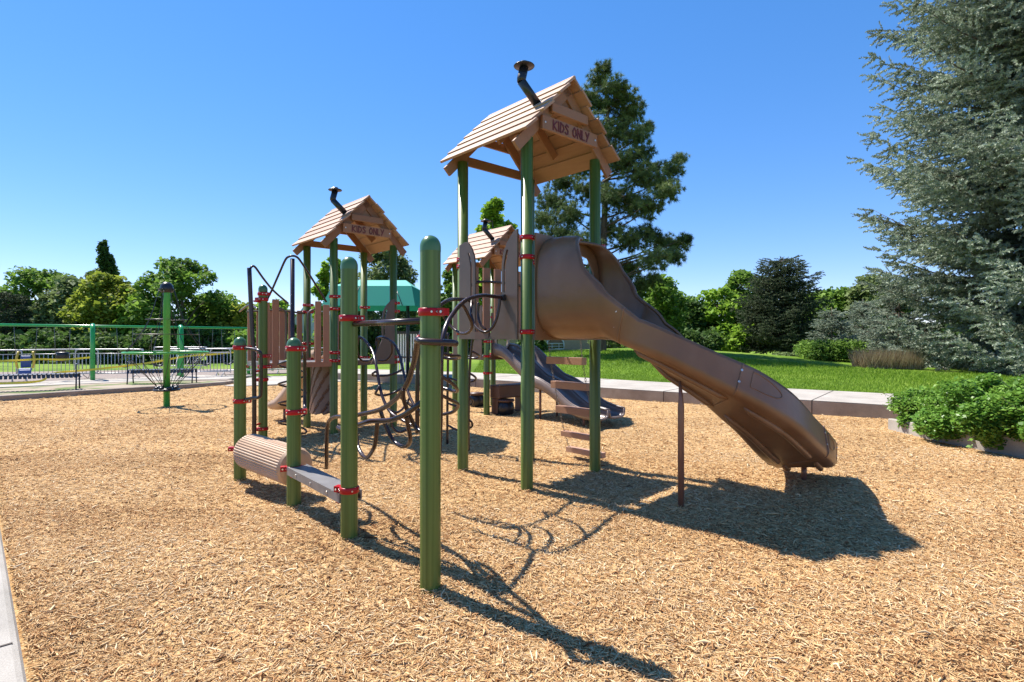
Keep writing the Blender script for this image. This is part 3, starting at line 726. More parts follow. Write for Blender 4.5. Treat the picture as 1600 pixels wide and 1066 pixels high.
# bolts on the lower edge of the panel
# ---------------- second tower (left) with a lower landing
T2 = Vector((-2.897, 9.05, 0))
t2 = thing('play_tower', 'left play tower with a plank gable roof and picket landing behind the short green posts', 'play tower', T2, ANG)
for a, b in ((0, 0), (0, S), (S, 0), (S, S)): post(t2, a, b, 3.19, cap=False)
DZ2 = 1.19
post(t2, -S - 0.02, -0.03, 2.36); post(t2, -S, S, 1.14)
deck(t2, 0.07, S - 0.07, 0.07, S - 0.07, DZ2)
deck(t2, -S + 0.07, -0.07, 0.0, S - 0.07, DZ2)
mb = MB(); mb.box(-S + 0.06, -0.06, -0.055, -0.012, DZ2 - 0.08, DZ2 - 0.004); mb.build('deck_edge_board', M['picket'], t2)
roof(t2, 3.18, 3.92)
mp2 = lambda s, z, n: Vector((s, -0.085 - n, z))
entrance(t2, DZ2, mp2)
for (a, b, z, an) in ((0, 0, 2.24, R(-60)), (0, 0, 2.04, R(-60)), (0, 0, 1.33, R(-60)), (0, 0, 1.20, R(-60)), (0, S, 2.15, R(-60)), (0, S, 2.03, R(-60)), (0, S, 1.47, R(-60)), (0, S, 1.2, R(-60)),
                      (S, 0, 2.18, R(-60)), (S, 0, 2.04, R(-60)), (S, 0, 1.24, R(-60)), (S, 0, 1.15, R(-60)), (S, S, 2.15, R(-60)), (S, S, 1.2, R(-60)),
                      (-S - .02, -.03, 2.22, R(-60)), (-S - .02, -.03, 2.14, R(-160)), (-S - .02, -.03, 1.30, R(-10)), (-S - .02, -.03, 1.14, R(-10)), (-S - .02, -.03, 0.95, R(-160)), (-S - .02, -.03, 0.22, R(-160)), (-S, S, 1.1, R(0))):
    clamp(t2, a, b, z, an)
# pickets of the landing: two groups of two at the front, framed by hooped rails, more at the back
def picket(x0, x1, y, z0, z1):
    mb = MB(); mb.box(x0, x1, y, y + 0.03, z0, z1); mb.build('picket', M['picket'], t2, bevel=0.006)
for x0, x1, z1 in ((-S - 0.02, -S + 0.075, 2.10), (-S + 0.115, -S + 0.21, 2.15), (-0.32, -0.225, 2.15), (-0.19, -0.09, 2.10)):
    picket(x0, x1, -0.045, DZ2 - 0.02, z1)
for x0, x1, z1 in ((-S + 0.10, -S + 0.19, 2.05), (-S + 0.24, -S + 0.33, 2.05), (-S + 0.40, -S + 0.49, 2.05), (-0.48, -0.39, 2.05), (-0.33, -0.24, 2.05), (-0.18, -0.09, 2.05)):
    picket(x0, x1, S - 0.02, DZ2 - 0.02, z1)
def hoop(parent, pts, r=0.016, name='rail'):
    mb = MB(); mb.tube(pts, r); return mb.build(name, M['panel'] if name == 'hoop' else M['pipe'], parent)
hoop(t2, [(-S + .21, -.03, 2.02), (-S + .29, -.03, 1.98), (-S + .32, -.03, 1.85), (-S + .32, -.03, 1.24)], name='hoop')
hoop(t2, [(-.33, -.03, 2.02), (-.41, -.03, 1.98), (-.44, -.03, 1.85), (-.44, -.03, 1.24)], name='hoop')
hoop(t2, [(-S + .08, S - .03, 2.0), (-S + .5, S - .03, 2.04), (-.5, S - .03, 2.04), (-.05, S - .03, 2.0)], name='hoop')
mb = MB()
for k in range(5): mb.box(0.14 + k * 0.18, 0.24 + k * 0.18, S + 0.0, S + 0.028, DZ2 - 0.04, DZ2 + 0.80)
mb.build('picket_panel', M['picket'], t2)
hoop(t2, [(-S - .05, .1, 2.0), (-S - .05, .5, 2.08), (-S - .05, S - .1, 2.0)])

# ---------------- third tower (behind)
T3 = Vector((-0.5225, 11.48, 0))
t3 = thing('play_tower', 'farthest play tower with a pale plank roof beside the double wave slide', 'play tower', T3, ANG)
for a, b in ((0, 0), (0, S), (S, 0), (S, S)): post(t3, a, b, 3.19, cap=False)
deck(t3, 0.07, S - 0.07, 0.07, S - 0.07, DZ2)
roof(t3, 3.18, 3.92)
for (a, b, z, an) in ((0, 0, 2.2, R(-60)), (0, 0, 2.0, R(-60)), (0, 0, 1.5, R(-60)), (0, 0, 1.2, R(-30)), (0, 0, 0.85, R(-10)), (0, S, 1.2, R(-60)), (0, S, 2.1, R(-60)), (S, 0, 1.2, R(-90)), (S, S, 1.2, R(-90))):
    clamp(t3, a, b, z, an)
mpW3 = lambda s, z, n: Vector((-0.085 - n, S - s, z))
entrance(t3, DZ2, mpW3)
# slide entrance panel with a round ringed window
def disc_pts(cx, cz, r, n=22): return [(cx + r * math.cos(2 * math.pi * i / n), cz + r * math.sin(2 * math.pi * i / n)) for i in range(n)]
mb = MB(); mb.plate([(0.06, DZ2 - .06), (0.56, DZ2 - .06), (0.56, DZ2 + .66), (0.46, DZ2 + .82), (0.30, DZ2 + .9), (0.06, DZ2 + .9)], [disc_pts(0.33, DZ2 + .32, .17)], lambda s, z, n: Vector((s, -0.07 - n, z)), 0.02)
pn = mb.build('window_panel', M['panel_dark'], t3)
mb = MB(); mb.tube([(0.33 + .18 * math.cos(a), -0.10, DZ2 + .32 + .18 * math.sin(a)) for a in np.linspace(0, 2 * math.pi, 25)[:-1]], 0.028, 10, closed=True, raw=True); mb.build('ring', M['slide_tan'], pn)
# counter and stools below the third deck
mb = MB(); mb.box(0.10, S - 0.1, -0.28, 0.02, 0.33, 0.60); mb.box(0.12, 0.30, -0.2, 0.0, 0.0, 0.33); mb.box(0.78, 0.96, -0.2, 0, 0, 0.33); mb.build('counter', M['panel_dark'], t3, bevel=0.02)

for k, (px, py, d_) in enumerate(((790, 629, 11.5), (745, 612, 12.9))):
    q_ = P(px, py, d_); q_.z = 0; st_ = thing('drum_stool', 'dark drum-shaped stool ' + ('in front of the brown counter' if k == 0 else 'left of the brown counter') + ' under the farthest tower', 'stool', q_)
    mb = MB(); mb.lathe((0, 0, 0), [(.12, -.02), (.17, .03), (.18, .14), (.16, .24), (.13, .26)], 20); mb.build('base', M['black'], st_)
    mb = MB(); mb.lathe((0, 0, 0), [(.17, .26), (.185, .28), (.18, .31), (.001, .325)], 20); mb.build('seat', M['panel_dark'], st_)
# ---------------- rope ladder of boards hanging at the tall tower
t = thing('plank_ladder', 'hanging ladder of five cedar planks on chains behind the right post of the tallest tower', 'ladder', loc(T1, S, S / 2))
steps = [(1.28, 0.10), (0.965, 0.18), (0.64, 0.27), (0.31, 0.37), (0.09, 0.47)]
off = loc(T1, S, S / 2)
ends = []
for z, a in steps:
    c = U2 * a + U1 * 0.0 + Vector((0, 0, z)); mb = MB()
    mb.obox(c, U1 * 0.30, U2 * 0.045, Vector((0, 0, 0.045 if z > .5 else 0.034))); mb.build('step', M['plank'], t, bevel=0.004)
    ends.append(c)
def chain(parent, p, q, name='chain', lk=0.035, r=0.0035):
    mb = MB(); p, q = Vector(p), Vector(q); L = (q - p).length; n = max(2, int(L / lk)); d = (q - p).normalized(); a, b = frame(d)
    for i in range(n):
        c = p + (q - p) * ((i + .5) / n); s = a if i % 2 else b; h = L / n * 0.62
        ring = [c + d * h * math.cos(u) + s * 0.009 * math.sin(u) for u in np.linspace(0, 2 * math.pi, 9)[:-1]]
        mb.tube(ring, r, 5, closed=True, raw=True)
    return mb.build(name, M['chain'], parent)
tops = U2 * 0.06 + Vector((0, 0, DZ1 - 0.03))
for sg in (-1, 1):
    pts = [tops + U1 * 0.27 * sg] + [e + U1 * 0.27 * sg for e in ends]
    for p, q in zip(pts[:-1], pts[1:]): chain(t, p, q)

# ---------------- curved slide
def slide(root, st, name, matname, seams=(), rimr=0.017, nseg=30, sub=5, thick=0.02, taper=0.0):
    """st rows: x, y, zfloor, half width, half height, near, far, superness; near/far: wall height, or minus the angle in degrees"""
    def ang_(v, hh, se):
        if v < 0: return -v
        c = (hh - v) / hh; return math.degrees(math.acos(max(-1, min(1, (abs(c) ** (se / 2)) * (1 if c > 0 else -1)))))
    hraw = np.array([(max(r_[5], 0), max(r_[6], 0)) for r_ in st], float)
    st = [list(r_[:5]) + [ang_(r_[5], r_[4], r_[7]), ang_(r_[6], r_[4], r_[7]), r_[7], (r_[8] if len(r_) > 8 else 0)] for r_ in st]
    st = np.array(st, float); n = len(st)
    path = smooth_path([Vector(r_[:3]) for r_ in st], sub); m = len(path)
    tt = np.linspace(0, n - 1, m); ex = [np.interp(tt, np.arange(n), st[:, k]) for k in range(3, 9)]
    st_h = [(np.interp(t_, np.arange(n), hraw[:, 0]), np.interp(t_, np.arange(n), hraw[:, 1])) for t_ in tt]
    secs = []
    for i in range(m):
        a = path[max(i - 1, 0)]; b = path[min(i + 1, m - 1)]; t_ = (b - a); t_.z = 0; t_.normalize()
        right = Vector((t_.y, -t_.x, 0)); sl = (b.z - a.z) / max(0.001, math.hypot((b - a).x, (b - a).y))
        upv = (Vector((0, 0, 1)) - t_ * sl * 0.55).normalized()
        w, hh, an, af, se, bk = [e[i] for e in ex]; bk = math.radians(bk); c = path[i]
        pts = []
        for j in range(nseg + 1):
            th = math.radians(-an + (an + af) * j / nseg)     # negative = right (near) side
            sx, cz = math.sin(th), -math.cos(th); p_ = 2 / se
            x = -abs(sx) ** p_ * (1 if sx > 0 else -1) * w; z = abs(cz) ** p_ * (1 if cz > 0 else -1) * hh
            if taper:      # further down: flat floor with upright walls instead of a rounded trough
                q = j / nseg; hn_, hf_ = st_h[i]
                rc = .055; W_ = w * 1.02
                if q < .25: f_ = 1 - q / .25; ex_, ez_ = W_ + w * .06 * f_, rc + (hn_ - rc) * f_
                elif q < .35: a_ = (q - .25) / .1 * math.pi / 2; ex_, ez_ = W_ - rc + rc * math.cos(a_), rc - rc * math.sin(a_)
                elif q <= .65: ex_, ez_ = (W_ - rc) * (1 - (q - .35) / .15), 0.0
                elif q < .75: a_ = (q - .65) / .1 * math.pi / 2; ex_, ez_ = -(W_ - rc) - rc * math.sin(a_), rc - rc * math.cos(a_)
                else: f_ = (q - .75) / .25; ex_, ez_ = -(W_ + w * .06 * f_), rc + (hf_ - rc) * f_
                bl = min(1.0, max(0.0, (tt[i] - 3.6) / 1.8)); bl = bl * bl * (3 - 2 * bl)
                x = x * (1 - bl) + ex_ * bl; z = z * (1 - bl) + (ez_ - hh) * bl
            z += hh; x, z = x * math.cos(bk) - z * math.sin(bk), x * math.sin(bk) + z * math.cos(bk)
            pts.append(c + right * x + upv * z)
        secs.append(pts)
    mb = MB(); vs = [p for s_ in secs for p in s_]; k = nseg + 1
    fs = [(i * k + j, i * k + j + 1, (i + 1) * k + j + 1, (i + 1) * k + j) for i in range(m - 1) for j in range(nseg)]
    mb.add(vs, fs, 0, True)
    o = mb.build(name, M[matname], root, fix=False)
    if taper: o.data.set_sharp_from_angle(angle=R(38))
    md = o.modifiers.new('shell', 'SOLIDIFY'); md.thickness = thick; md.offset = 1
    r2 = MB()
    r2.tube([s_[0] for s_ in secs], rimr, 8, raw=True); r2.tube([s_[-1] for s_ in secs], rimr, 8, raw=True)
    r2.tube(secs[-1], rimr, 8, raw=True)
    r2.build('rim', M[matname], o)
    for q in seams:
        i = int(q / (n - 1) * (m - 1)); cen = sum(secs[i], Vector()) / k; f = MB()
        for di, sc in ((-0, 1.0),):
            ring = [cen + (p - cen) * (1 + 0.022 / max(.05, (p - cen).length)) for p in secs[i]]
            f.tube(ring, 0.009, 8, raw=True)
            ring2 = [cen + (p - cen) * (1 + 0.022 / max(.05, (p - cen).length)) for p in secs[min(i + 1, m - 1)]]
            pass
        f.build('flange', M[matname], o)
    return o, secs
T1M = loc(T1, S / 2, 0)
cs = thing('curved_slide', 'long tan brown curved slide with a hooded entrance on the tallest tower', 'slide', T1M + Vector((0, 0, 0)))
def rel(r_): return [r_[0] - T1M.x, r_[1] - T1M.y] + list(r_[2:])
st = [
 (.62, 6.04, 1.57, .50, .52, -180, -180, 3.4),
 (.74, 5.91, 1.57, .50, .52, -180, -152, 3.3),
 (.86, 5.78, 1.57, .485, .51, -158, .72, 3.1),
 (.98, 5.65, 1.565, .46, .49, .68, .46, 2.8),
 (1.10, 5.53, 1.54, .42, .47, .44, .36, 2.6),
 (1.26, 5.40, 1.44, .36, .45, .25, .34, 2.6, 8),
 (1.48, 5.28, 1.27, .33, .42, .23, .42, 3.2, 17),
 (1.76, 5.20, 1.095, .295, .42, .25, .42, 4.0, 18),
 (2.07, 5.18, 0.895, .285, .42, .29, .40, 4.0, 21),
 (2.40, 5.26, 0.675, .275, .42, .30, .38, 4.0, 23),
 (2.71, 5.46, 0.435, .275, .42, .29, .34, 4.0, 21),
 (2.97, 5.73, 0.27, .275, .42, .28, .30, 4.0, 13),
 (3.16, 6.02, 0.185, .28, .42, .25, .26, 4.0, 5),
 (3.29, 6.30, 0.165, .29, .42, .21, .21, 4.0, 0),
 (3.36, 6.44, 0.160, .30, .42, .17, .17, 4.0, 0),
 (3.385, 6.49, 0.135, .305, .42, .10, .10, 4.0, 0)]
sl_, secs = slide(cs, [rel(r_) for r_ in st], 'chute', 'slide', taper=.12, nseg=40, seams=(4.6, 7.7, 10.6, 12.4))
# two bearing ribs under the chute
for off_ in (16, 24):
    for (i0, i1) in ((25, 38), (40, 52), (54, 61)):
        mb = MB(); pts = []
        for i in range(i0, i1 + 1):
            up_ = (secs[i][0] - secs[i][10]).normalized(); pts.append(secs[i][off_] - up_ * (.030 if i not in (i0, i1) else .012))
        mb.tube(pts, [0.016] + [0.030] * (len(pts) - 2) + [0.016], 10, raw=True); mb.build('rib', M['slide'], cs)
# bolts beside the seams
mb = MB()
for i in (22, 38, 53, 62):
    for q_ in (.25, .75):
        s_ = secs[i]; o__ = (s_[5] - s_[35]).normalized(); p_ = s_[0].lerp(s_[10], q_) + o__ * .02; mb.tube([p_, p_ + o__ * .010], .011, 8, raw=True)
mb.build('bolt', M['bolt'], cs)
# half-moon pockets moulded into the near wall just below each seam
def pocket(i, wdt):
    def on(ii, q):
        i0 = int(ii); fr = ii - i0; i1 = min(i0 + 1, len(secs) - 1)
        def pt(k): s_ = secs[k]; return s_[0].lerp(s_[10], q) + (s_[5] - s_[35]).normalized() * .0215
        return pt(i0).lerp(pt(i1), fr)
    mb = MB(); ring = [on(i + .3, q) for q in np.linspace(.12, .74, 8)] + [on(i + .3 + wdt * math.sin(a) ** .8, .43 + .31 * math.cos(a)) for a in np.linspace(0.12, math.pi - .12, 12)]
    c = sum(ring, Vector()) / len(ring); n_ = len(ring)
    mb.add([c] + ring, [(0, k + 1, (k + 1) % n_ + 1) for k in range(n_)], 0, True); mb.tube(ring, .005, 8, closed=True, raw=True)
    mb.build('moulded_pocket', M['slide'], cs)
for i, w_ in ((39, 4.0), (54, 3.0)): pocket(i, w_)
# slide supports
mb = MB(); f = P(1064, 790, 5.16) - T1M; f.z = 0
mb.tube([f + Vector((0, 0, -.05)), f + Vector((0, 0, 0.93)), f + Vector((0, 0, 0.99)), f + Vector((.0, 0.03, 1.16))], [0.029, 0.029, 0.022, 0.012], 16, raw=True); mb.build('leg', M['leg'], cs)
f = Vector((3.22, 6.14, 0)) - T1M; f.z = 0
mb = MB(); mb.tube([f + Vector((0, 0, -.05)), f + Vector((0, 0, 0.2))], 0.029, 16, raw=True); mb.build('leg', M['leg'], cs)
# hood mounting flange against the posts
mb = MB(); n1 = Vector((.67, -.742, 0))
q = [loc((0, 0, 0), a, -0.095) for a in (-0.54, 0.54)]
mp_h = lambda s, z, n: loc((0, 0, 0), s, -0.085 - n, z)
mb.plate([(-.52, 1.54), (.52, 1.54), (.52, 2.60), (-.52, 2.64)], [[(-.40, 1.62), (.40, 1.62), (.40, 2.30), (.3, 2.45), (0, 2.52), (-.3, 2.45), (-.40, 2.30)]], mp_h, 0.02)
mb.build('hood_flange', M['slide'], cs)

# ---------------- double wave slide on the third tower
T3M = loc(T3, S / 2, 0)
ws = thing('wave_slide', 'double dark wave slide side by side running down from the farthest tower', 'slide', T3M)
def wave(off_, nm):
    rows = []
    for q_, z, hh in ((0.05, 1.20, .20), (0.35, 1.15, .20), (0.75, 0.90, .19), (1.15, 0.66, .18), (1.45, 0.58, .17), (1.75, 0.45, .17), (2.1, 0.24, .17), (2.4, 0.16, .15), (2.72, 0.145, .12)):
        v = U2 * off_ - U1 * q_; rows.append((v.x, v.y, z, .215, hh, -95, -95, 3.6))
    o, sc = slide(ws, rows, nm, 'slide_grey', rimr=0.02, nseg=16); return sc
sA = wave(-0.235, 'chute'); sB = wave(0.235, 'chute')
mb = MB()
for q_, z in ((1.25, .6), (2.35, .16)):
    for o_ in (-0.235, 0.235):
        v = U2 * o_ - U1 * q_; mb = MB(); mb.tube([(v.x, v.y, -.05), (v.x, v.y, z)], 0.024, 10, raw=True); mb.build('leg', M['leg'], ws)

# ---------------- small log-side slide and exit left of the second tower
ls_ = thing('small_slide', 'small tan slide ending left of the second short green post', 'slide', loc(T2, -S / 2, S))
def relp(v): return Vector(v) - loc(T2, -S / 2, S)
rows = []
pA = loc(T2, 0.35, S + 0.05); pB = P(434, 640, 10.9)
for f_, z, hh in ((0, 1.16, .16), (.12, 1.10, .16), (.35, .78, .16), (.6, .44, .16), (.8, .24, .15), (.92, .2, .13), (1.0, .2, .1)):
    v = relp(pA.lerp(pB, f_)); rows.append((v.x, v.y, z, .20, hh, -95, -95, 3.2))
slide(ls_, rows, 'chute', 'slide_tan', rimr=0.018, nseg=14)
mb = MB(); v = relp(pA.lerp(pB, .85)); mb.tube([(v.x, v.y, -.05), (v.x, v.y, .2)], 0.024, 10, raw=True); mb.build('leg', M['leg'], ls_)
# grooved bark-like climbing wall under the second tower
cw = thing('climbing_wall', 'brown climbing wall with slanting grooves under the deck of the left tower', 'climbing wall', loc(T2, 0.0, S * .5))
mb = MB(); n = 14; H = 1.13
o_ = loc(T2, 0, S * .5)
def cwp(s, z):      # s 0..1 across, curved outwards towards the foot
    out = 0.06 + 0.42 * (1 - z / H) ** 2; return loc((0, 0, 0), -out * 0.2, -0.46 + 0.92 * s, z) - U2 * 0.0 + U2 * out * 0.0 + U1 * 0 + (-U1) * out * 0.0 + Vector((0, 0, 0)) + U2 * (0.10 - out * 0.0)
vs = []; fs = []
g = 30
for i in range(g + 1):
    for j in range(g + 1):
        s, z = i / g, 0.28 + (H - 0.28) * j / g
        zz = z if z > 0.28 else 0.28
        grv = 0.028 * (1 if ((s * 0.92 * 1.0 + z * 0.85) * 4.2) % 1.0 < 0.13 else 0)
        low = 0.30 * (s - .6) ** 2
        p = cwp(s, max(zz, 0.28 + low)) + U2 * (-0.05 + grv - 0.10 * math.sin(math.pi * s)); vs.append(p)
fs = [(i * (g + 1) + j, (i + 1) * (g + 1) + j, (i + 1) * (g + 1) + j + 1, i * (g + 1) + j + 1) for i in range(g) for j in range(g)]
mb.add(vs, fs); o = mb.build('panel', M['panel_dark'], cw); md = o.modifiers.new('t', 'SOLIDIFY'); md.thickness = 0.04

# ---------------- free standing green posts of the balance course
def lone_post(px, py, h, label, clamps):
    d = EYE * FPX / (py - HY); p = P(px, py, d); p.z = 0
    t = thing('balance_post', label, 'post', p); post(t, 0, 0, h)
    for z, a in clamps: clamp(t, 0, 0, z, a)
    return t, p
pa, A_ = lone_post(672.5, 923, 2.19, 'tall round-topped green post nearest the camera, with one red clamp', [(1.716, R(-25))])
pb, B_ = lone_post(545.7, 845, 2.185, 'tall round-topped green post at the end of the grey balance plank', [(1.71, R(15)), (0.395, R(165)), (0.395, R(20))][:2])
clamp(pb, 0, 0, 0.34, R(-140), lug=0.03) if False else None
pc, C_ = lone_post(459.2, 789, 1.565, 'short green post between the tan roller and the grey balance plank', [(1.462, R(10)), (0.87, R(15)), (0.345, R(200))])
pd, D_ = lone_post(375.0, 747, 1.575, 'short green post at the left end of the tan roller', [(1.455, R(0)), (0.86, R(20)), (0.33, R(200))])
# bar from B to A
ob = thing('turning_bar', 'straight dark horizontal bar between the two tall green posts', 'bar', (A_ + B_) / 2)
mb = MB(); o_ = (A_ + B_) / 2; dr = (A_ - B_).normalized()
mb.tube([B_ - o_ + dr * 0.09 + Vector((0, 0, 1.665)), A_ - o_ - dr * 0.07 + Vector((0, 0, 1.665))], 0.021, 14, raw=True); mb.build('bar', M['pipe'], ob)
# balance plank C-B
ob = thing('balance_plank', 'grey balance plank with brown side between two green posts', 'plank', (C_ + B_) / 2)
o_ = (C_ + B_) / 2; dr = (B_ - C_).normalized(); sd = Vector((-dr.y, dr.x, 0)); L = (B_ - C_).length
mb = MB(); mb.obox(sd * 0.02 + Vector((0, 0, .362)), dr * (L / 2 - 0.04), sd * 0.084, Vector((0, 0, .004))); mb.build('top', M['deck'], ob)
mb = MB(); mb.obox(sd * -0.066 + Vector((0, 0, .333)), dr * (L / 2 - .02), sd * 0.006, Vector((0, 0, .036))); 
for k in (-.35, 0, .35): p = sd * -.072 + dr * k + Vector((0, 0, .333)); mb.tube([p, p - sd * .006], .01, 8, raw=True, mat=1)
mb.build('side', [M['deck'], M['bolt']], ob)
mb = MB(); mb.obox(sd * 0.108 + Vector((0, 0, .333)), dr * (L / 2 - .02), sd * 0.006, Vector((0, 0, .036))); mb.build('side', M['deck'], ob)
for e_, s_ in ((C_, 1), (B_, -1)):
    mb = MB(); q_ = e_ - o_ + dr * 0.085 * s_ + sd * 0.02; mb.obox(q_ + Vector((0, 0, .30)), dr * .018, sd * .08, Vector((0, 0, .02))); mb.build('bracket', M['red'], ob)
# roller
Lc, Rc = Vector((-2.86, 6.04, .345)), Vector((-2.08, 5.40, .305))
ro = thing('log_roller', 'ribbed tan roller barrel lying between the two short green posts', 'roller', ((Lc + Rc) / 2)[:2] + (0,))
o_ = Vector((((Lc + Rc) / 2).x, ((Lc + Rc) / 2).y, 0)); ax = (Rc - Lc); Ln = ax.length; ax.normalize(); a_, b_ = frame(ax)
mb = MB(); N = 176; vs = []; stn = [(0, .0), (0, .135), (.02, .170), (.05, .183), (.065, .188), (Ln - .065, .188), (Ln - .05, .183), (Ln - .02, .170), (Ln, .135), (Ln, .0)]
for q_, r_ in stn:
    for j in range(N):
        an = 2 * math.pi * j / N; rr = r_ - (0.0075 if (j % 4 in (2, 3) and .06 < q_ < Ln - .06) else 0); rr = max(rr, .001)
        vs.append(Lc - o_ + ax * q_ + (a_ * math.cos(an) + b_ * math.sin(an)) * rr)
fs = [(i * N + j, i * N + (j + 1) % N, (i + 1) * N + (j + 1) % N, (i + 1) * N + j) for i in range(len(stn) - 1) for j in range(N)]
mb.add(vs, fs); mb.build('barrel', M['roller'], ro)
mb = MB(); mb.tube([Lc - o_ - ax * .10, Rc - o_ + ax * .10], .018, 10, raw=True); mb.build('axle', M['red'], ro)
# C-shaped handhold on post D
hh = thing('hand_loop', 'dark C-shaped hand loop on the leftmost short green post', 'handhold', D_)
mb = MB(); mb.tube([P(383, 544, 6.15) - D_, P(397, 546, 6.1) - D_, P(405, 549, 6.05) - D_, P(408, 560, 6.05) - D_, P(408, 612, 6.05) - D_, P(404, 621, 6.05) - D_, P(396, 622, 6.1) - D_, P(383, 624, 6.15) - D_], 0.017, 12); mb.build('loop', M['pipe'], hh)
hh = thing('hand_loop', 'dark hand loop on the back of the short green post beside the grey plank', 'handhold', C_)
mb = MB(); mb.tube([P(468, 546, 5.24) - C_, P(475, 548, 5.4) - C_, P(476, 556, 5.52) - C_, P(476, 625, 5.52) - C_, P(475, 640, 5.4) - C_, P(468, 645, 5.24) - C_], 0.017, 12); mb.build('loop', M['pipe'], hh)

# ---------------- poles with swan-neck handrails on the landing
k1 = P(397, 690, 8.05); k1.z = 0
pl = thing('climbing_pole', 'dark brown pole with a swan-neck top at the left edge of the picket landing', 'pole', k1)
mb = MB(); mb.tube([(0, 0, -.05), (0, 0, 1.0), (-.035, 0, 1.8), (-.07, 0, 2.58)], 0.031, 14); mb.build('pole', M['pipe'], pl)
mb = MB(); mb.tube([P(391, 420, 8.05) - k1, P(394, 416.5, 8.07) - k1, P(399, 418, 8.15) - k1, P(412, 436, 8.4) - k1, P(428, 455, 8.8) - k1, P(450, 474, 9.2) - k1], 0.016, 12); mb.build('handrail', M['pipe'], pl)
for z in (.30, 1.08, 1.38, 2.1):
    mb = MB(); q_ = Vector((-3.72, 8.3, 0)) - k1; q_.z = z; mb.tube([(0, 0, z), q_], .014, 8, raw=True); mb.build('bracket', M['red'], pl)
k2 = P(457, 700, 8.1); k2.z = 0
pl = thing('corkscrew_climber', 'dark corkscrew climber with a peaked handrail at the front of the picket landing', 'climber', k2)
mb = MB(); mb.tube([(0, 0, -.05), (0, 0, 2.72)], 0.031, 14, raw=True); mb.build('pole', M['pipe'], pl)
mb = MB(); mb.tube([P(416, 471, 8.55) - k2, P(425, 453, 8.5) - k2, P(436, 428, 8.3) - k2, P(446, 406, 8.12) - k2, P(452, 401, 8.1) - k2, P(457, 400, 8.1) - k2, P(462, 401, 8.12) - k2, P(468, 406, 8.2) - k2, P(482, 427, 8.6) - k2, P(497, 451, 8.9) - k2, P(510, 472, 9.05) - k2], 0.016, 12); mb.build('handrail', M['pipe'], pl)
mb = MB(); cor = []
for i in range(97):
    a = 2 * math.pi * i / 24; cor.append((0.0 + .19 * math.cos(a), .19 * math.sin(a), 0.18 + i / 96 * 1.12))
mb.tube(cor, 0.014, 10, raw=True); mb.build('coil', M['pipe'], pl)
mb = MB()
for z in (.18, 1.30): mb.tube([(0, 0, z), (.19, 0, z)], .014, 8, raw=True)
mb.build('spoke', M['pipe'], pl)

# ---------------- looping pipe climbers
def pipes(t, o, runs, name, r=0.0185):
    for run in runs:
        mb = MB(); mb.tube([P(*q) - o for q in run], r, 12, 7); mb.build(name, M['pipe'], t)
# front climber: from the ground beside post B up to post A
o_ = Vector((-1.0, 4.6, 0))
c1 = thing('loop_climber', 'front looping pipe climber rising from the chips behind the two tall green posts', 'climber', o_)
pipes(c1, o_, [
 [(510, 732, 5.9), (510.5, 690, 5.75), (512, 664, 5.65), (517, 655, 5.55), (527, 651, 5.4), (545, 652, 5.1), (559, 648.5, 4.85), (594, 640, 4.5), (619, 623, 4.25), (636, 600, 4.0), (645, 573, 3.8), (650, 550, 3.62), (652, 534, 3.5)],
 [(528, 668, 4.6), (540, 672, 4.5), (559, 664.5, 4.42), (579, 658.5, 4.3), (608, 657, 4.15), (630, 649, 4.0), (656, 631, 3.9), (672, 615, 4.05), (684, 594, 4.3), (689, 565, 4.65)],
], 'rail', 0.0195)
pipes(c1, o_, [
 [(589.5, 658, 4.25), (588, 680, 4.3), (585, 698, 4.35), (577, 712, 4.45), (572, 715.5, 4.5), (566, 711, 4.6), (560, 699, 4.7), (557.5, 685, 4.8), (556, 665, 4.88), (556, 650, 4.9)],
 [(634.5, 650, 4.0), (638, 668, 4.08), (641, 684, 4.15), (639, 694, 4.25), (630, 698, 4.35), (620, 693.5, 4.45), (611, 683, 4.5), (602, 664, 4.52), (597, 650, 4.5), (594, 640, 4.5)],
 [(660, 628, 3.84), (664, 650, 3.9), (668, 668, 4.0), (662, 676, 4.1), (650, 668, 4.18), (640, 650, 4.15), (631, 625, 4.1), (630, 608, 4.05)],
], 'loop', 0.0165)
# hooked hand bar round post A
hb = thing('hand_bar', 'short dark bar across the front of the nearest green post below its red clamp', 'handhold', A_)
mb = MB(); mb.tube([P(652, 534, 3.5) - A_, P(653, 531.5, 3.36) - A_, P(660, 533.5, 3.30) - A_, P(685, 535, 3.29) - A_, P(705, 536, 3.32) - A_, P(712, 537, 3.36) - A_], 0.021, 14); mb.build('bar', M['pipe'], hb)
mb = MB(); mb.tube([P(657, 526, 3.44) - A_, P(651, 532, 3.44) - A_], 0.018, 10, raw=True); mb.build('bracket', M['red'], hb)
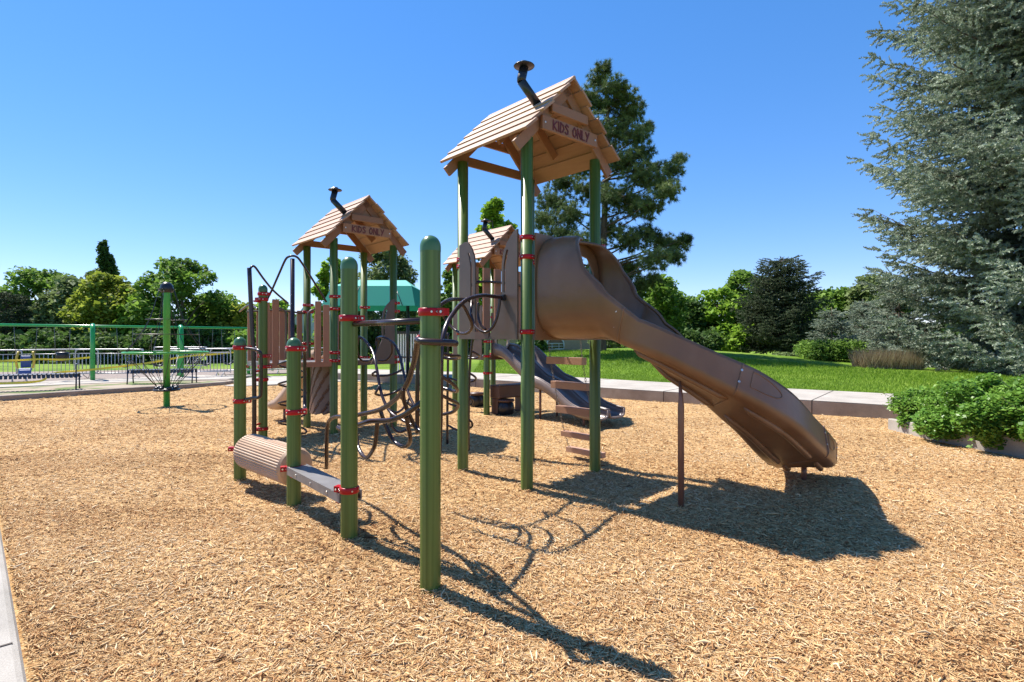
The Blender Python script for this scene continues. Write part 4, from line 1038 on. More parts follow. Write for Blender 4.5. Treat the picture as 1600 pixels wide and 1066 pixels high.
# arch climber at the tall tower
o_ = loc(T1, -0.6, S / 2)
c2 = thing('arch_climber', 'arched pipe climber with hanging loops in front of the tallest tower entrance', 'climber', o_)
pipes(c2, o_, [
 [(784, 465, 5.85), (768, 463, 5.75), (754, 462, 5.6), (735, 466, 5.35), (720.7, 475, 5.15), (708, 490, 4.95), (698, 507, 4.8), (692.5, 527, 4.7), (690, 550, 4.65), (689, 590, 4.65), (688, 660, 4.7), (686, 712, 4.72)],
 [(733, 469.5, 6.3), (722, 468, 6.15), (707, 468, 5.95), (698, 470.5, 5.8), (687, 478, 5.65), (672, 492, 5.45), (661, 512, 5.3), (655, 535, 5.2), (653, 560, 5.2), (652, 620, 5.2), (652, 676, 5.25)],
], 'rail', 0.0205)
pipes(c2, o_, [
 [(781, 466, 5.83), (780, 478, 5.83), (776, 497.6, 5.83), (769, 512, 5.84), (760, 519, 5.86), (751, 517, 5.9), (742, 508, 5.98), (736.5, 493, 6.1), (736.5, 478, 6.2), (737, 469, 6.3)],
 [(721, 475, 5.15), (726, 481, 5.2), (733, 495, 5.25), (737.6, 508, 5.32), (735, 516.7, 5.4), (727.4, 521, 5.5), (718, 520, 5.6), (706, 511, 5.7), (696, 499, 5.75), (690, 487, 5.7), (687, 478, 5.65)],
 [(747.5, 473, 6.15), (747, 493, 6.15), (751, 507, 6.1), (759, 515, 6.05)],
 [(690, 552, 4.65), (705, 556, 4.75), (717, 556.5, 4.9), (716, 560, 5.1), (700, 560, 5.2), (680, 556, 5.2), (653, 552, 5.2)],
 [(689, 588, 4.65), (702, 596, 4.72), (713, 606, 4.85), (712, 612, 5.0), (690, 606, 5.15), (652.5, 600, 5.2)],
 [(688, 617, 4.66), (702, 624, 4.74), (715, 631, 4.9), (714, 638, 5.0), (704, 645, 5.1), (680, 648, 5.18), (652, 640, 5.2)],
], 'loop', 0.0155)
mb = MB(); mb.obox(P(786, 465, 5.85) - o_, U1 * .03, U2 * .02, Vector((0, 0, .03))); mb.build('bracket', M['black'], c2)
# arching climber at the left tower
o_ = loc(T2, S / 2, -0.6)
c3 = thing('arch_climber', 'arched pipe climber with rungs descending from the left tower towards the tall posts', 'climber', o_)
pipes(c3, o_, [
 [(552, 540, 8.85), (555, 531, 8.8), (559, 527, 8.7), (567, 529.5, 8.5), (575, 538, 8.3), (582, 549, 8.1), (586, 563, 7.9), (589.5, 581, 7.75), (594, 607, 7.6), (601, 629, 7.45), (612, 646, 7.3), (628, 656, 7.1), (650, 668, 6.9)],
 [(588, 540, 9.2), (588.5, 531, 9.2), (592, 527.5, 9.15), (598.5, 527, 9.0), (607.5, 531, 8.85), (614, 536, 8.7), (619, 543, 8.55), (624.5, 556, 8.4), (629, 575, 8.2), (633.5, 595, 8.0), (637, 611, 7.85), (643.6, 627, 7.7), (656, 647, 7.5), (676, 664, 7.3)],
 [(623, 619, 7.9), (634, 627, 7.8), (645, 636, 7.7)],
], 'rail', 0.021)
pipes(c3, o_, [
 [(589, 580, 7.76), (583, 583, 7.7), (583, 586.5, 7.75), (590, 587.5, 7.9), (603, 587, 8.05), (616, 584, 8.15), (630, 577, 8.2)],
 [(593, 603, 7.6), (588, 612, 7.55), (587.5, 616, 7.6), (598, 618, 7.75), (612, 615, 7.85), (629, 607, 7.9), (636, 603, 7.95)],
 [(609, 641, 7.35), (618, 645, 7.4), (628, 640, 7.6), (636, 629, 7.75), (641, 620, 7.8)],
 [(560, 528, 8.7), (558, 545, 8.75), (562, 560, 8.85), (570, 565, 8.95), (580, 562, 9.05), (588, 548, 9.15), (592, 529, 9.15)],
 [(612, 536, 8.72), (612, 552, 8.8), (603, 563, 8.9), (592, 564, 9.0)],
 [(613, 646, 7.3), (612, 662, 7.3), (618, 673, 7.3), (628, 675, 7.3), (636, 668, 7.4), (640, 650, 7.6)],
], 'loop', 0.0165)
# hooked climber between the towers (behind the arch)
o_ = P(735, 640, 7.6); o_.z = 0
c4 = thing('ladder_climber', 'dark bent pipe ladder behind the left post of the tallest tower', 'climber', o_)
pipes(c4, o_, [
 [(739, 500, 7.6), (738, 530, 7.6), (735, 560, 7.6), (733, 600, 7.6), (732, 680, 7.6), (732, 704, 7.6)],
 [(700, 520, 8.0), (700, 560, 8.0), (699, 640, 8.0), (699, 694, 8.0)],
], 'rail', 0.018)
pipes(c4, o_, [
 [(735, 548, 7.6), (745, 553, 7.6), (749, 557, 7.7), (742, 560, 7.8), (720, 559, 7.9), (700, 557, 8.0)],
 [(733, 583, 7.6), (741, 588, 7.6), (743.5, 592, 7.7), (738, 596, 7.8), (720, 596, 7.9), (699, 590, 8.0)],
 [(732, 619, 7.6), (737, 624, 7.6), (738, 629, 7.7), (733, 633, 7.8), (715, 635, 7.9), (699, 630, 8.0)],
 [(732, 655, 7.6), (737, 660, 7.6), (738, 665, 7.7), (733, 669, 7.8), (715, 672, 7.9), (699, 664, 8.0)],
], 'rung', 0.015)

# ============================================================ FAR EQUIPMENT
# ---- green post net spinner
sp0 = P(260.5, 635, 12.84); sp0.z = 0
sp = thing('net_spinner', 'bright green mast with a hoop and hanging rope net near the far kerb', 'net climber', sp0)
mb = MB(); mb.lathe((0, 0, 0), [(.068, -.05), (.068, .43), (.072, .43), (.072, 2.68)], 24); mb.build('mast', M['spin_green'], sp)
mb = MB(); mb.lathe((0, 0, 2.62), [(.10, 0), (.135, .02), (.14, .10), (.12, .18), (.07, .235), (.001, .25)], 24)
for k in range(8):
    a = 2 * math.pi * k / 8; mb.tube([(.13 * math.cos(a), .13 * math.sin(a), 2.70), (.175 * math.cos(a), .175 * math.sin(a), 2.69)], .012, 6, raw=True)
mb.build('cap', M['black'], sp)
mb = MB(); mb.tube([(.84 * math.cos(a), .84 * math.sin(a), 1.24) for a in np.linspace(0, 2 * math.pi, 49)[:-1]], .026, 10, closed=True, raw=True); mb.build('hoop', M['spin_green'], sp)
mb = MB(); mb.lathe((0, 0, .36), [(.075, 0), (.27, .0), (.28, .02), (.27, .04), (.10, .075), (.075, .075)], 28)
for k in range(8):
    a = 2 * math.pi * k / 8; mb.lathe((.2 * math.cos(a), .2 * math.sin(a), .40), [(.0, -.0), (.05, 0), (.055, .04), (.03, .06), (.001, .065)], 10)
mb.build('footplate', M['black'], sp)
mb = MB()
for k in range(8):
    a = 2 * math.pi * (k + .3) / 8; e = Vector((.84 * math.cos(a), .84 * math.sin(a), 1.24)); tpz = Vector((.16 * math.cos(a), .16 * math.sin(a), 2.68)); bt = Vector((.2 * math.cos(a), .2 * math.sin(a), .45))
    mid = (tpz + e) / 2 + Vector((-.10 * math.cos(a), -.10 * math.sin(a), -.05)); mb.tube([tpz, mid, e], .006, 6, 5); mb.tube([e, bt], .007, 6, raw=True)
    a2 = 2 * math.pi * (k + .8) / 8; e2 = Vector((.84 * math.cos(a2), .84 * math.sin(a2), 1.24)); mb.tube([e2, bt], .007, 6, raw=True)
for rr, z in ((.42, 2.0), (.66, 1.66)): mb.tube([(rr * math.cos(a), rr * math.sin(a), z) for a in np.linspace(0, 2 * math.pi, 17)[:-1]], .006, 5, closed=True, raw=True)
mb.build('rope_net', M['black'], sp)

# ---- swing frame
SW0 = Vector((-15.06, 20.0, 0)); SD = Vector((.8, .6, 0)); SN = Vector((-.6, .8, 0))
sw = thing('swing_set', 'long green swing set of arched legs and a top bar behind the steel barriers', 'swing set', SW0)
SWZ = 2.03
mb = MB(); mb.tube([SD * -4.0 + Vector((0, 0, SWZ)), SD * 5.3 + Vector((0, 0, SWZ - .03))], .045, 14, raw=True); mb.build('top_bar', M['swing_green'], sw)
for q in (-3.9, 0.0, 2.72, 5.25):
    o = SD * q; mb = MB(); w = .42
    mb.tube([o - SN * w + Vector((0, 0, -.05)), o - SN * w + Vector((0, 0, 1.1)), o - SN * w * .93 + Vector((0, 0, 1.6)), o - SN * w * .6 + Vector((0, 0, 1.93)), o + Vector((0, 0, SWZ + .01)), o + SN * w * .6 + Vector((0, 0, 1.93)), o + SN * w * .93 + Vector((0, 0, 1.6)), o + SN * w + Vector((0, 0, 1.1)), o + SN * w + Vector((0, 0, -.05))], .075, 14, 5)
    mb.build('arch_leg', M['swing_green'], sw)
def swing(q, kind, label, w=.25):
    o = SW0 + SD * q; t = thing('swing', label, 'swing', (o.x, o.y, 0), 0, 'swings hanging from the green frame')
    zs = .62
    for sg in (-1, 1):
        mb = MB(); mb.tube([SD * w * sg + Vector((0, 0, SWZ)), SD * w * .8 * sg + Vector((0, 0, zs + .05))], .008, 5, raw=True); mb.build('chain', M['chain'], t)
    mb = MB()
    if kind == 'belt':
        mb.tube([SD * -w * .8 + Vector((0, 0, zs + .06)), SD * -w * .55 + Vector((0, 0, zs - .04)), Vector((0, 0, zs - .09)), SD * w * .55 + Vector((0, 0, zs - .04)), SD * w * .8 + Vector((0, 0, zs + .06))], .035, 8); mb.build('seat', M['black'], t)
    elif kind == 'bucket':
        zs = .98; mb.lathe((0, 0, zs), [(.03, -.22), (.13, -.2), (.17, -.05), (.18, .1), (.16, .12), (.14, .0), (.1, -.14)], 14); mb.build('seat', M['black'], t)
    else:
        mb.obox(Vector((0, 0, zs + .16)) + SN * .1, SD * .14, SN * .03, Vector((0, 0, .2))); mb.obox(Vector((0, 0, zs - .1)) - SN * .1, SD * .17, SN * .2, Vector((0, 0, .04))); mb.obox(Vector((0, 0, zs - .22)) - SN * .32, SD * .17, SN * .03, Vector((0, 0, .12)))
        mb.build('seat', M['blue'], t, bevel=.03)
        mb = MB()
        for sg in (-1, 1): mb.tube([SD * .19 * sg + Vector((0, 0, zs + .5)), SD * .23 * sg + Vector((0, 0, zs + .2)) - SN * .15, SD * .19 * sg + Vector((0, 0, zs - .05)) - SN * .2], .035, 8)
        mb.build('harness', M['yellow'], t)
swing(-1.82, 'adaptive', 'blue moulded swing seat with yellow harness, leftmost on the green frame', .3)
swing(-.85, 'bucket', 'black bucket swing between the blue swing seat and the single green leg', .22)
swing(.95, 'belt', 'black belt swing left of the green mast on the green frame')
swing(2.0, 'belt', 'black belt swing directly behind the green mast on the green frame')
swing(3.6, 'belt', 'black belt swing in the right bay of the green frame, nearer the paired legs')
swing(4.4, 'belt', 'black belt swing in the right bay of the green frame, nearer the end leg')

# ---- steel crowd barriers
def barrier_proto():
    t = thing('crowd_barrier', 'x', 'barrier', (0, 0, 0), 0, 'steel crowd barriers around the swings')
    L, H, r = 2.3, 1.08, .022
    mb = MB(); mb.tube([(-L / 2, 0, .14), (-L / 2, 0, H - .16), (-L / 2 + .05, 0, H - .04), (-L / 2 + .17, 0, H), (L / 2 - .17, 0, H), (L / 2 - .05, 0, H - .04), (L / 2, 0, H - .16), (L / 2, 0, .14)], r, 8, 4)
    mb.tube([(-L / 2, 0, .2), (L / 2, 0, .2)], r, 8, raw=True); mb.tube([(-L / 2, 0, H - .15), (L / 2, 0, H - .15)], .012, 8, raw=True)
    mb.build('frame', M['galv'], t)
    mb = MB()
    for k in range(1, 19): x = -L / 2 + L * k / 19; mb.tube([(x, 0, .2), (x, 0, H - .15)], .011, 6, raw=True)
    mb.build('bars', M['galv'], t)
    for s in (-1, 1):
        mb = MB(); mb.tube([(s * (L / 2 - .25), -.3, 0.0), (s * (L / 2 - .25), -.05, .13), (s * (L / 2 - .25), 0, .2), (s * (L / 2 - .25), .05, .13), (s * (L / 2 - .25), .3, 0.0)], .015, 6, raw=True); mb.build('foot', M['galv'], t)
    return t
proto = barrier_proto(); first = True
BR = [(-17.9, 18.6, 40, 'steel crowd barrier at the left edge of the photo behind the blue swing seat'),
      (-16.35, 20.1, 46, 'steel crowd barrier behind the left bench and left of the single green swing leg'),
      (-14.85, 20.55, 8, 'steel crowd barrier standing behind the single green swing leg'),
      (-12.15, 21.6, 10, 'steel crowd barrier behind the bench and the green mast'),
      (-10.95, 22.6, 20, 'steel crowd barrier at the right end of the swing frame'),
      (-8.95, 23.6, 14, 'steel crowd barrier seen behind the picket landing'),
      (-15.6, 26.2, 10, 'far steel crowd barrier behind the swings, left'), (-11.4, 27.2, 8, 'far steel crowd barrier behind the swings, right')]
for x, y, a, lb in BR:
    o = proto if first else copy_tree(proto); first = False
    o.location = (x, y, .09); o.rotation_euler = (0, 0, R(a)); o['label'] = lb

# ---- caution tape
def tape(pts, label):
    o = Vector((pts[0][0], pts[0][1], 0)); sp_ = smooth_path([Vector(p) for p in pts], 8); mb = MB(); vs = []; fs = []
    for i, p in enumerate(sp_):
        tw = .5 * math.sin(i * .55); u = Vector((0, math.sin(tw) * .035, .035 * math.cos(tw))) ; vs += [p - o + u, p - o - u]
    fs = [(2 * i, 2 * i + 1, 2 * i + 3, 2 * i + 2) for i in range(len(sp_) - 1)]
    mb.add(vs, fs); ob = mb.build('caution_tape', M['tape'], None, fix=False); ob.location = o
    md = ob.modifiers.new('t', 'SOLIDIFY'); md.thickness = .002
    tag(ob, label, 'tape')
tape([P(-20, 600, 17), P(60, 585 + 11, 17.5), P(85, 583.5, 18.5), P(140, 578, 19), P(190, 572.5, 19.6), P(240, 566, 20.2), P(290, 557, 21), P(330, 554, 21.6), P(372, 550, 22.3)], 'lower yellow caution tape sagging along the steel barriers to the swing frame end')
tape([P(-20, 565, 18), P(30, 563, 18.4), P(62, 561.5, 18.8), P(100, 562, 19.4), P(143, 558.5, 20)], 'upper yellow caution tape across the left barriers to the single green swing leg')

# ---- benches with woven metal seats
def bench_proto():
    t = thing('park_bench', 'x', 'bench', (0, 0, 0), 0, 'dark metal benches facing the chips')
    L, W, z = 1.85, .42, .46
    mb = MB()
    for i in range(19):
        x = -L / 2 + L * i / 18; pts = [(x, -W / 2, z - .12), (x, -W / 2 + .02, z - .01), (x, -W / 4, z + .012), (x, 0, z - .012), (x, W / 4, z + .012), (x, W / 2 - .02, z - .01), (x, W / 2, z - .12)]
        if i % 2: pts = [(a, b, c + (.024 if -0.15 < b < .15 and abs(b) < .01 else 0)) for a, b, c in pts]
        for p, q in zip(pts[:-1], pts[1:]): mb.bar(p, q, .07, .008)
    for yy in (-W / 2, -W / 6, W / 6, W / 2): mb.bar((-L / 2, yy, z - .012), (L / 2, yy, z - .012), .03, .008)
    mb.build('seat', M['bench'], t)
    for s in (-1, 1):
        x = s * (L / 2 + .01)
        for yy, l2 in ((-W / 2, .03), (W / 2, -.03)):
            mb = MB(); mb.tube([(x, yy - l2, 0), (x, yy, .2), (x, yy, z + .0)], .02, 8, raw=True); mb.build('leg', M['bench'], t)
        mb = MB(); mb.tube([(x, -W / 2, z), (x, -W / 2, z + .22), (x, -W / 2 + .04, z + .27), (x, 0, z + .28), (x, W / 2, z + .26)], .017, 8, 4); mb.build('armrest', M['bench'], t)
    return t
bp_ = bench_proto(); bp_.location = (-13.45, 15.75, .10); bp_.rotation_euler = (0, 0, R(28)); bp_['label'] = 'dark metal bench at the left edge of the photo beyond the kerb'
b2 = copy_tree(bp_); b2.location = (-11.45, 18.25, .10); b2.rotation_euler = (0, 0, R(14)); b2['label'] = 'dark metal bench behind the green mast with the rope net'

# ---- teal shade canopy
cn0 = Vector((-4.6, 19.5, .1))
cn = thing('shade_canopy', 'teal fabric shade canopy with upper tier coloured as sunlit seen behind the left tower', 'canopy', cn0)
def tier(z0, w0, d0, z1, w1, d1, nm):
    mb = MB(); a = [(-w0, -d0, z0), (w0, -d0, z0), (w0, d0, z0), (-w0, d0, z0)]; b = [(-w1, -d1, z1), (w1, -d1, z1), (w1, d1, z1), (-w1, d1, z1)]
    mb.add(a + b, [(0, 1, 5, 4), (1, 2, 6, 5), (2, 3, 7, 6), (3, 0, 4, 7)]); o = mb.build(nm, M['teal_sunlit' if nm[0] == 'u' else 'teal'], cn, fix=False)
    md = o.modifiers.new('t', 'SOLIDIFY'); md.thickness = .006; return o
tier(2.52, 1.5, 1.7, 3.20, 1.3, 1.2, 'lower_canopy'); tier(3.20, 1.3, 1.2, 3.50, .9, .1, 'upper_canopy')
mb = MB(); mb.add([(-.9, -.1, 3.5), (.9, -.1, 3.5), (.9, .1, 3.5), (-.9, .1, 3.5)], [(0, 1, 2, 3)]); mb.build('top', M['teal'], cn)
for x in (-.95, .95): mb = MB(); mb.tube([(x, 0, -.1), (x, 0, 3.2)], .06, 12, raw=True); mb.build('post', M['black'], cn)
mb = MB()
for x0, x1 in ((-.4, -.55), (.75, 1.1)): mb.tube([(x0, -1.19, 3.2), (x1, -1.73, 2.52)], .012, 6, raw=True)
mb.build('seam', M['black'], cn)

# ---- white slatted gate/panel seen low behind the left tower
wg = thing('slatted_gate', 'white slatted gate in a dark frame seen low between the two tall green posts', 'gate', (-4.0, 21.5, .2))
mb = MB()
for k in range(9): mb.box(-.42 + k * .1, -.365 + k * .1, -.01, .01, .05, 1.55)
mb.build('slats', M['white_paint'], wg)
mb = MB(); mb.box(-.5, .5, -.03, .03, 1.55, 1.65); mb.box(-.5, -.44, -.03, .03, -.1, 1.55); mb.box(.46, .52, -.03, .03, -.1, 1.55); mb.box(-.44, .46, -.02, .02, .62, .68); mb.box(-.44, .46, -.02, .02, 0.0, .06); mb.build('frame', M['black'], wg)

# ============================================================ BUILDINGS
hs0 = P(868, 545, 48); hs0.z = .55
hs = thing('stucco_house', 'peach stucco house with an arched window beyond the lawn under the curved slide', 'house', hs0)
mb = MB(); aw = [(-.95, .05), (.95, .05), (.95, .85)] + arc(0, .85, .95, 0, math.pi, 12)[1:]
mb.plate([(-5, -.6), (6, -.6), (6, 1.7), (.8, 3.6), (-5, 1.9)], [[(a * .72, b * .54 + .12) for a, b in aw]], lambda a, b, n: Vector((a, n, b)), .3); mb.build('wall', M['stucco'], hs)
mb = MB(); mb.plate([(a * .715, b * .535 + .12) for a, b in aw], [], lambda a, b, n: Vector((a, n, b)), .03); w = mb.build('window', M['glass'], hs); w.location = (0, .15, 0)
mb = MB(); fr = [Vector((a * .76, -.17, b * .57 + .11)) for a, b in aw]; mb.tube(fr, .07, 6, closed=True, raw=True); mb.tube([(-.7, -.12, .62), (.7, -.12, .62)], .05, 6, raw=True); mb.tube([(-.7, -.12, .38), (.7, -.12, .38)], .03, 6, raw=True)
for x in (-.3, .3): mb.tube([(x, -.12, .15), (x, -.12, .62)], .03, 6, raw=True)
mb.build('frame', M['white_paint'], w)
mb = MB(); mb.bar((-5.5, 3, 1.75), (.85, 3, 3.8), 7.2, .16); mb.bar((.75, 3, 3.8), (6.6, 3, 1.35), 7.2, .16); mb.build('roof', M['roofing'], hs)
mb = MB()
for x in np.arange(-4.5, -.2, .18): mb.tube([(x, -2.2, -.6), (x, -2.2, .25)], .014, 5, raw=True)
for z in (-.4, .22): mb.tube([(-4.6, -2.2, z), (-.2, -2.2, z)], .018, 5, raw=True)
fo = mb.build('iron_fence', M['black'], None); fo.location = hs0; tag(fo, 'low black iron fence in front of the stucco house', 'fence')

wb0 = P(478, 520, 40); wb0.z = .1
wb = thing('white_building', 'small white gabled building far behind the picket landing', 'building', wb0)
mb = MB(); mb.box(-1.3, 1.9, 0, 3.2, -.3, 2.3); mb.plate([(-1.3, 2.302), (1.9, 2.302), (.6, 3.8), (-.2, 3.75)], [], lambda a, b, n: Vector((a, n, b)), 3.2); mb.build('wall', M['white_paint'], wb)
mb = MB(); mb.box(1.0, 1.7, -.05, 0.0, 0.6, 1.9); mb.build('door', M['panel_dark'], wb)

# ============================================================ VEGETATION
def unit(g, n):
    v = g.normal(size=(n, 3)); return v / np.linalg.norm(v, axis=1, keepdims=True)
def leaf_cards(g, C, size, aspect=1.6, upbias=0.4):
    n = len(C); N = unit(g, n); N[:, 2] = np.abs(N[:, 2]) + upbias; N /= np.linalg.norm(N, axis=1, keepdims=True)
    A = np.cross(N, unit(g, n)); A /= np.linalg.norm(A, axis=1, keepdims=True); B = np.cross(N, A)
    s = size * g.lognormal(0, .3, n)[:, None]; a = A * s * aspect / 2; b = B * s / 2
    fold = N * s * .18
    V = np.stack([C - a, C - b + fold, C + a, C + b + fold], 1).reshape(-1, 3)
    return V, np.arange(n * 4).reshape(-1, 4)
def lobe_points(g, lobes, n, shell=.55):
    L = np.array(lobes); w = L[:, 3] ** 1.7; w /= w.sum(); k = g.choice(len(L), n, p=w)
    u = unit(g, n); r = g.uniform(shell, 1.0, n) ** .8 * (1 + g.normal(0, .07, n))
    sq = L[k, 4] if L.shape[1] > 4 else 1.0
    return L[k, :3] + u * (L[k, 3] * r)[:, None] * np.stack([np.ones(n), np.ones(n), np.ones(n) * sq], 1), k, u
def trunk_mesh(root, h, r, forks, g, nm='trunk'):
    mb = MB(); mb.tube([(0, 0, -.2), (.03 * h * g.normal(0, .3), 0, h * .3), (.05 * h * g.normal(0, .3), 0, h)], [r * 1.25, r, r * .35], 9, 5)
    for f in forks:
        f = Vector(f); s = Vector((0, 0, min(h * .9, f.z * .55))); m_ = s.lerp(f, .5) + Vector((0, 0, .08 * h)); mb.tube([s, m_, f], [r * .5, r * .3, r * .1], 6, 4)
    return mb.build(nm, M['bark'], root)
LM = {
 'mid': leaf_mat('mid green leaves', [(0.054, 0.102, 0.017), (0.144, 0.258, 0.038), (0.264, 0.408, 0.072)], trans=.42),
 'light': leaf_mat('light green leaves', [(0.084, 0.168, 0.017), (0.216, 0.372, 0.036), (0.384, 0.540, 0.084)], trans=.45),
 'yellow': leaf_mat('yellow green leaves', [(0.09, 0.13, 0.014), (0.26, 0.32, 0.04), (0.42, 0.46, 0.08)], trans=.45),
 'dark': leaf_mat('dark green leaves', [(0.030, 0.060, 0.017), (0.072, 0.138, 0.031), (0.156, 0.240, 0.060)]),
 'grey': leaf_mat('grey green leaves', [(0.072, 0.108, 0.036), (0.180, 0.240, 0.084), (0.300, 0.372, 0.156)]),
 'cypress': leaf_mat('dark brownish conifer foliage', [(0.028, 0.042, 0.02), (0.072, 0.098, 0.048), (0.15, 0.18, 0.10)], trans=.15),
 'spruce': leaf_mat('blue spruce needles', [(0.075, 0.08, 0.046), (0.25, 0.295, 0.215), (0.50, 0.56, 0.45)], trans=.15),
 'pine': leaf_mat('pine needles', [(0.036, 0.066, 0.024), (0.132, 0.186, 0.060), (0.324, 0.372, 0.144)], trans=.15),
 'shrub': leaf_mat('glossy shrub leaves', [(0.035, 0.09, 0.015), (0.12, 0.26, 0.035), (0.27, 0.43, 0.08)], trans=.35, rough=.35),
 'straw': leaf_mat('dry ornamental grass', [(0.16, 0.12, 0.06), (0.32, 0.25, 0.15), (0.45, 0.37, 0.25)], trans=.2),
}
def ground_at(x, y): return float(lawn_z(np.array(float(x)), np.array(float(y)))) if y > 4 else 0.0
SEED = [100]
def broad(px, top, width, d, key, label, shape='round', base=None, n=None, leaf=None, group='trees along the far edge of the park', name='broadleaf_tree', cat='tree', crown0=.12):
    """a broadleaf tree placed by the photo's column px, with its top at row top and its width in photo pixels"""
    SEED[0] += 1; g = np.random.default_rng(SEED[0])
    p = P(px, 560, d); z0 = ground_at(p.x, p.y); h = EYE - (top - HY) * d / FPX - z0; w = width * d / FPX / 2
    t = thing(name, label, cat, (p.x, p.y, z0), 0, group)
    lobes = []; K = 44
    for i in range(K):
        f = g.uniform(0, 1); zc = h * (crown0 + (1 - crown0) * (i + .5) / K)
        q = (zc / h - crown0) / (1 - crown0)
        prof = {'round': math.sqrt(max(0, 1 - (2 * q - 0.85) ** 2 / 1.5)), 'cone': (1 - q) * 1.0 + .04, 'egg': math.sin(math.pi * min(1, q * .85 + .12)) ** .7, 'column': .85 * (1 - q ** 3) + .1}[shape]
        R_ = w * prof; lr = w * g.uniform(.22, .42) * ((0.5 + .5 * prof) if shape != 'cone' else (.22 + .78 * prof))
        a = g.uniform(0, 2 * math.pi); rad = max(0, R_ - lr * .8) * g.uniform(.55, 1.05) ** .5
        zc = min(zc, h - lr * .75)
        lobes.append((rad * math.cos(a), rad * math.sin(a), zc, lr, g.uniform(.7, 1.0)))
    leaf = leaf or max(.09, d * .0046); n = n or int(min(30000, 16 * w * h / leaf ** 2))
    C, k, u = lobe_points(g, lobes, n, .35); ok = C[:, 2] > .05; C, k, u = C[ok], k[ok], u[ok]
    V, F = leaf_cards(g, C, leaf)
    lt = g.uniform(-.16, .16, len(lobes))[k]; tint = np.clip(.5 + lt + g.normal(0, .17, len(C)), 0, 1)
    np_mesh('crown', V, F, LM[key], t, tint)
    trunk_mesh(t, h * .75, max(.06, h * .018), [l[:3] for l in lobes[::4]], g)
    return t

def conifer_twigs(kind):
    """one spray of needles along +x, as vertices and triangles"""
    g = np.random.default_rng(3 if kind == 'spruce' else 4); V = []; F = []
    if kind == 'spruce':
        Ls, nn, nl, nw = 1.0, 40, .20, .042
        for i in range(nn):
            x = Ls * (i + .5) / nn; a = g.uniform(0, 2 * np.pi); d = np.array([.62, math.cos(a) * .78, math.sin(a) * .78]); L = nl * g.uniform(.8, 1.2) * (1 - .3 * x)
            s = np.cross(d, unit(g, 1)[0]); s /= np.linalg.norm(s); b = np.array([x, 0, 0]); k = len(V); V += [b - s * nw, b + s * nw, b + d * L]; F.append((k, k + 1, k + 2))
    else:
        nn, nl, nw = 30, 1.0, .06
        for i in range(nn):
            a = g.uniform(0, 2 * np.pi); c = g.uniform(-.35, 1); r = math.sqrt(max(0, 1 - c * c)); d = np.array([c, r * math.cos(a), r * math.sin(a)]); b = np.array([g.uniform(-.5, .1), 0, 0])
            s = np.cross(d, unit(g, 1)[0]); s /= np.linalg.norm(s); k = len(V); V += [b - s * nw, b + s * nw, b + d * nl * g.uniform(.8, 1.1)]; F.append((k, k + 1, k + 2))
    return np.array(V), np.array(F)
TW = {k: conifer_twigs(k) for k in ('spruce', 'pine')}
def sprays(kind, O, D, size, g):
    V0, F0 = TW[kind]; n = len(O); D = D / np.linalg.norm(D, axis=1, keepdims=True)
    A = np.cross(D, unit(g, n)); A /= np.linalg.norm(A, axis=1, keepdims=True); B = np.cross(D, A)
    V = O[:, None, :] + size[:, None, None] * (V0[None, :, 0:1] * D[:, None] + V0[None, :, 1:2] * A[:, None] + V0[None, :, 2:3] * B[:, None])
    F = (np.arange(n)[:, None, None] * len(V0) + F0[None]).reshape(-1, 3)
    return V.reshape(-1, 3), F, len(F0)

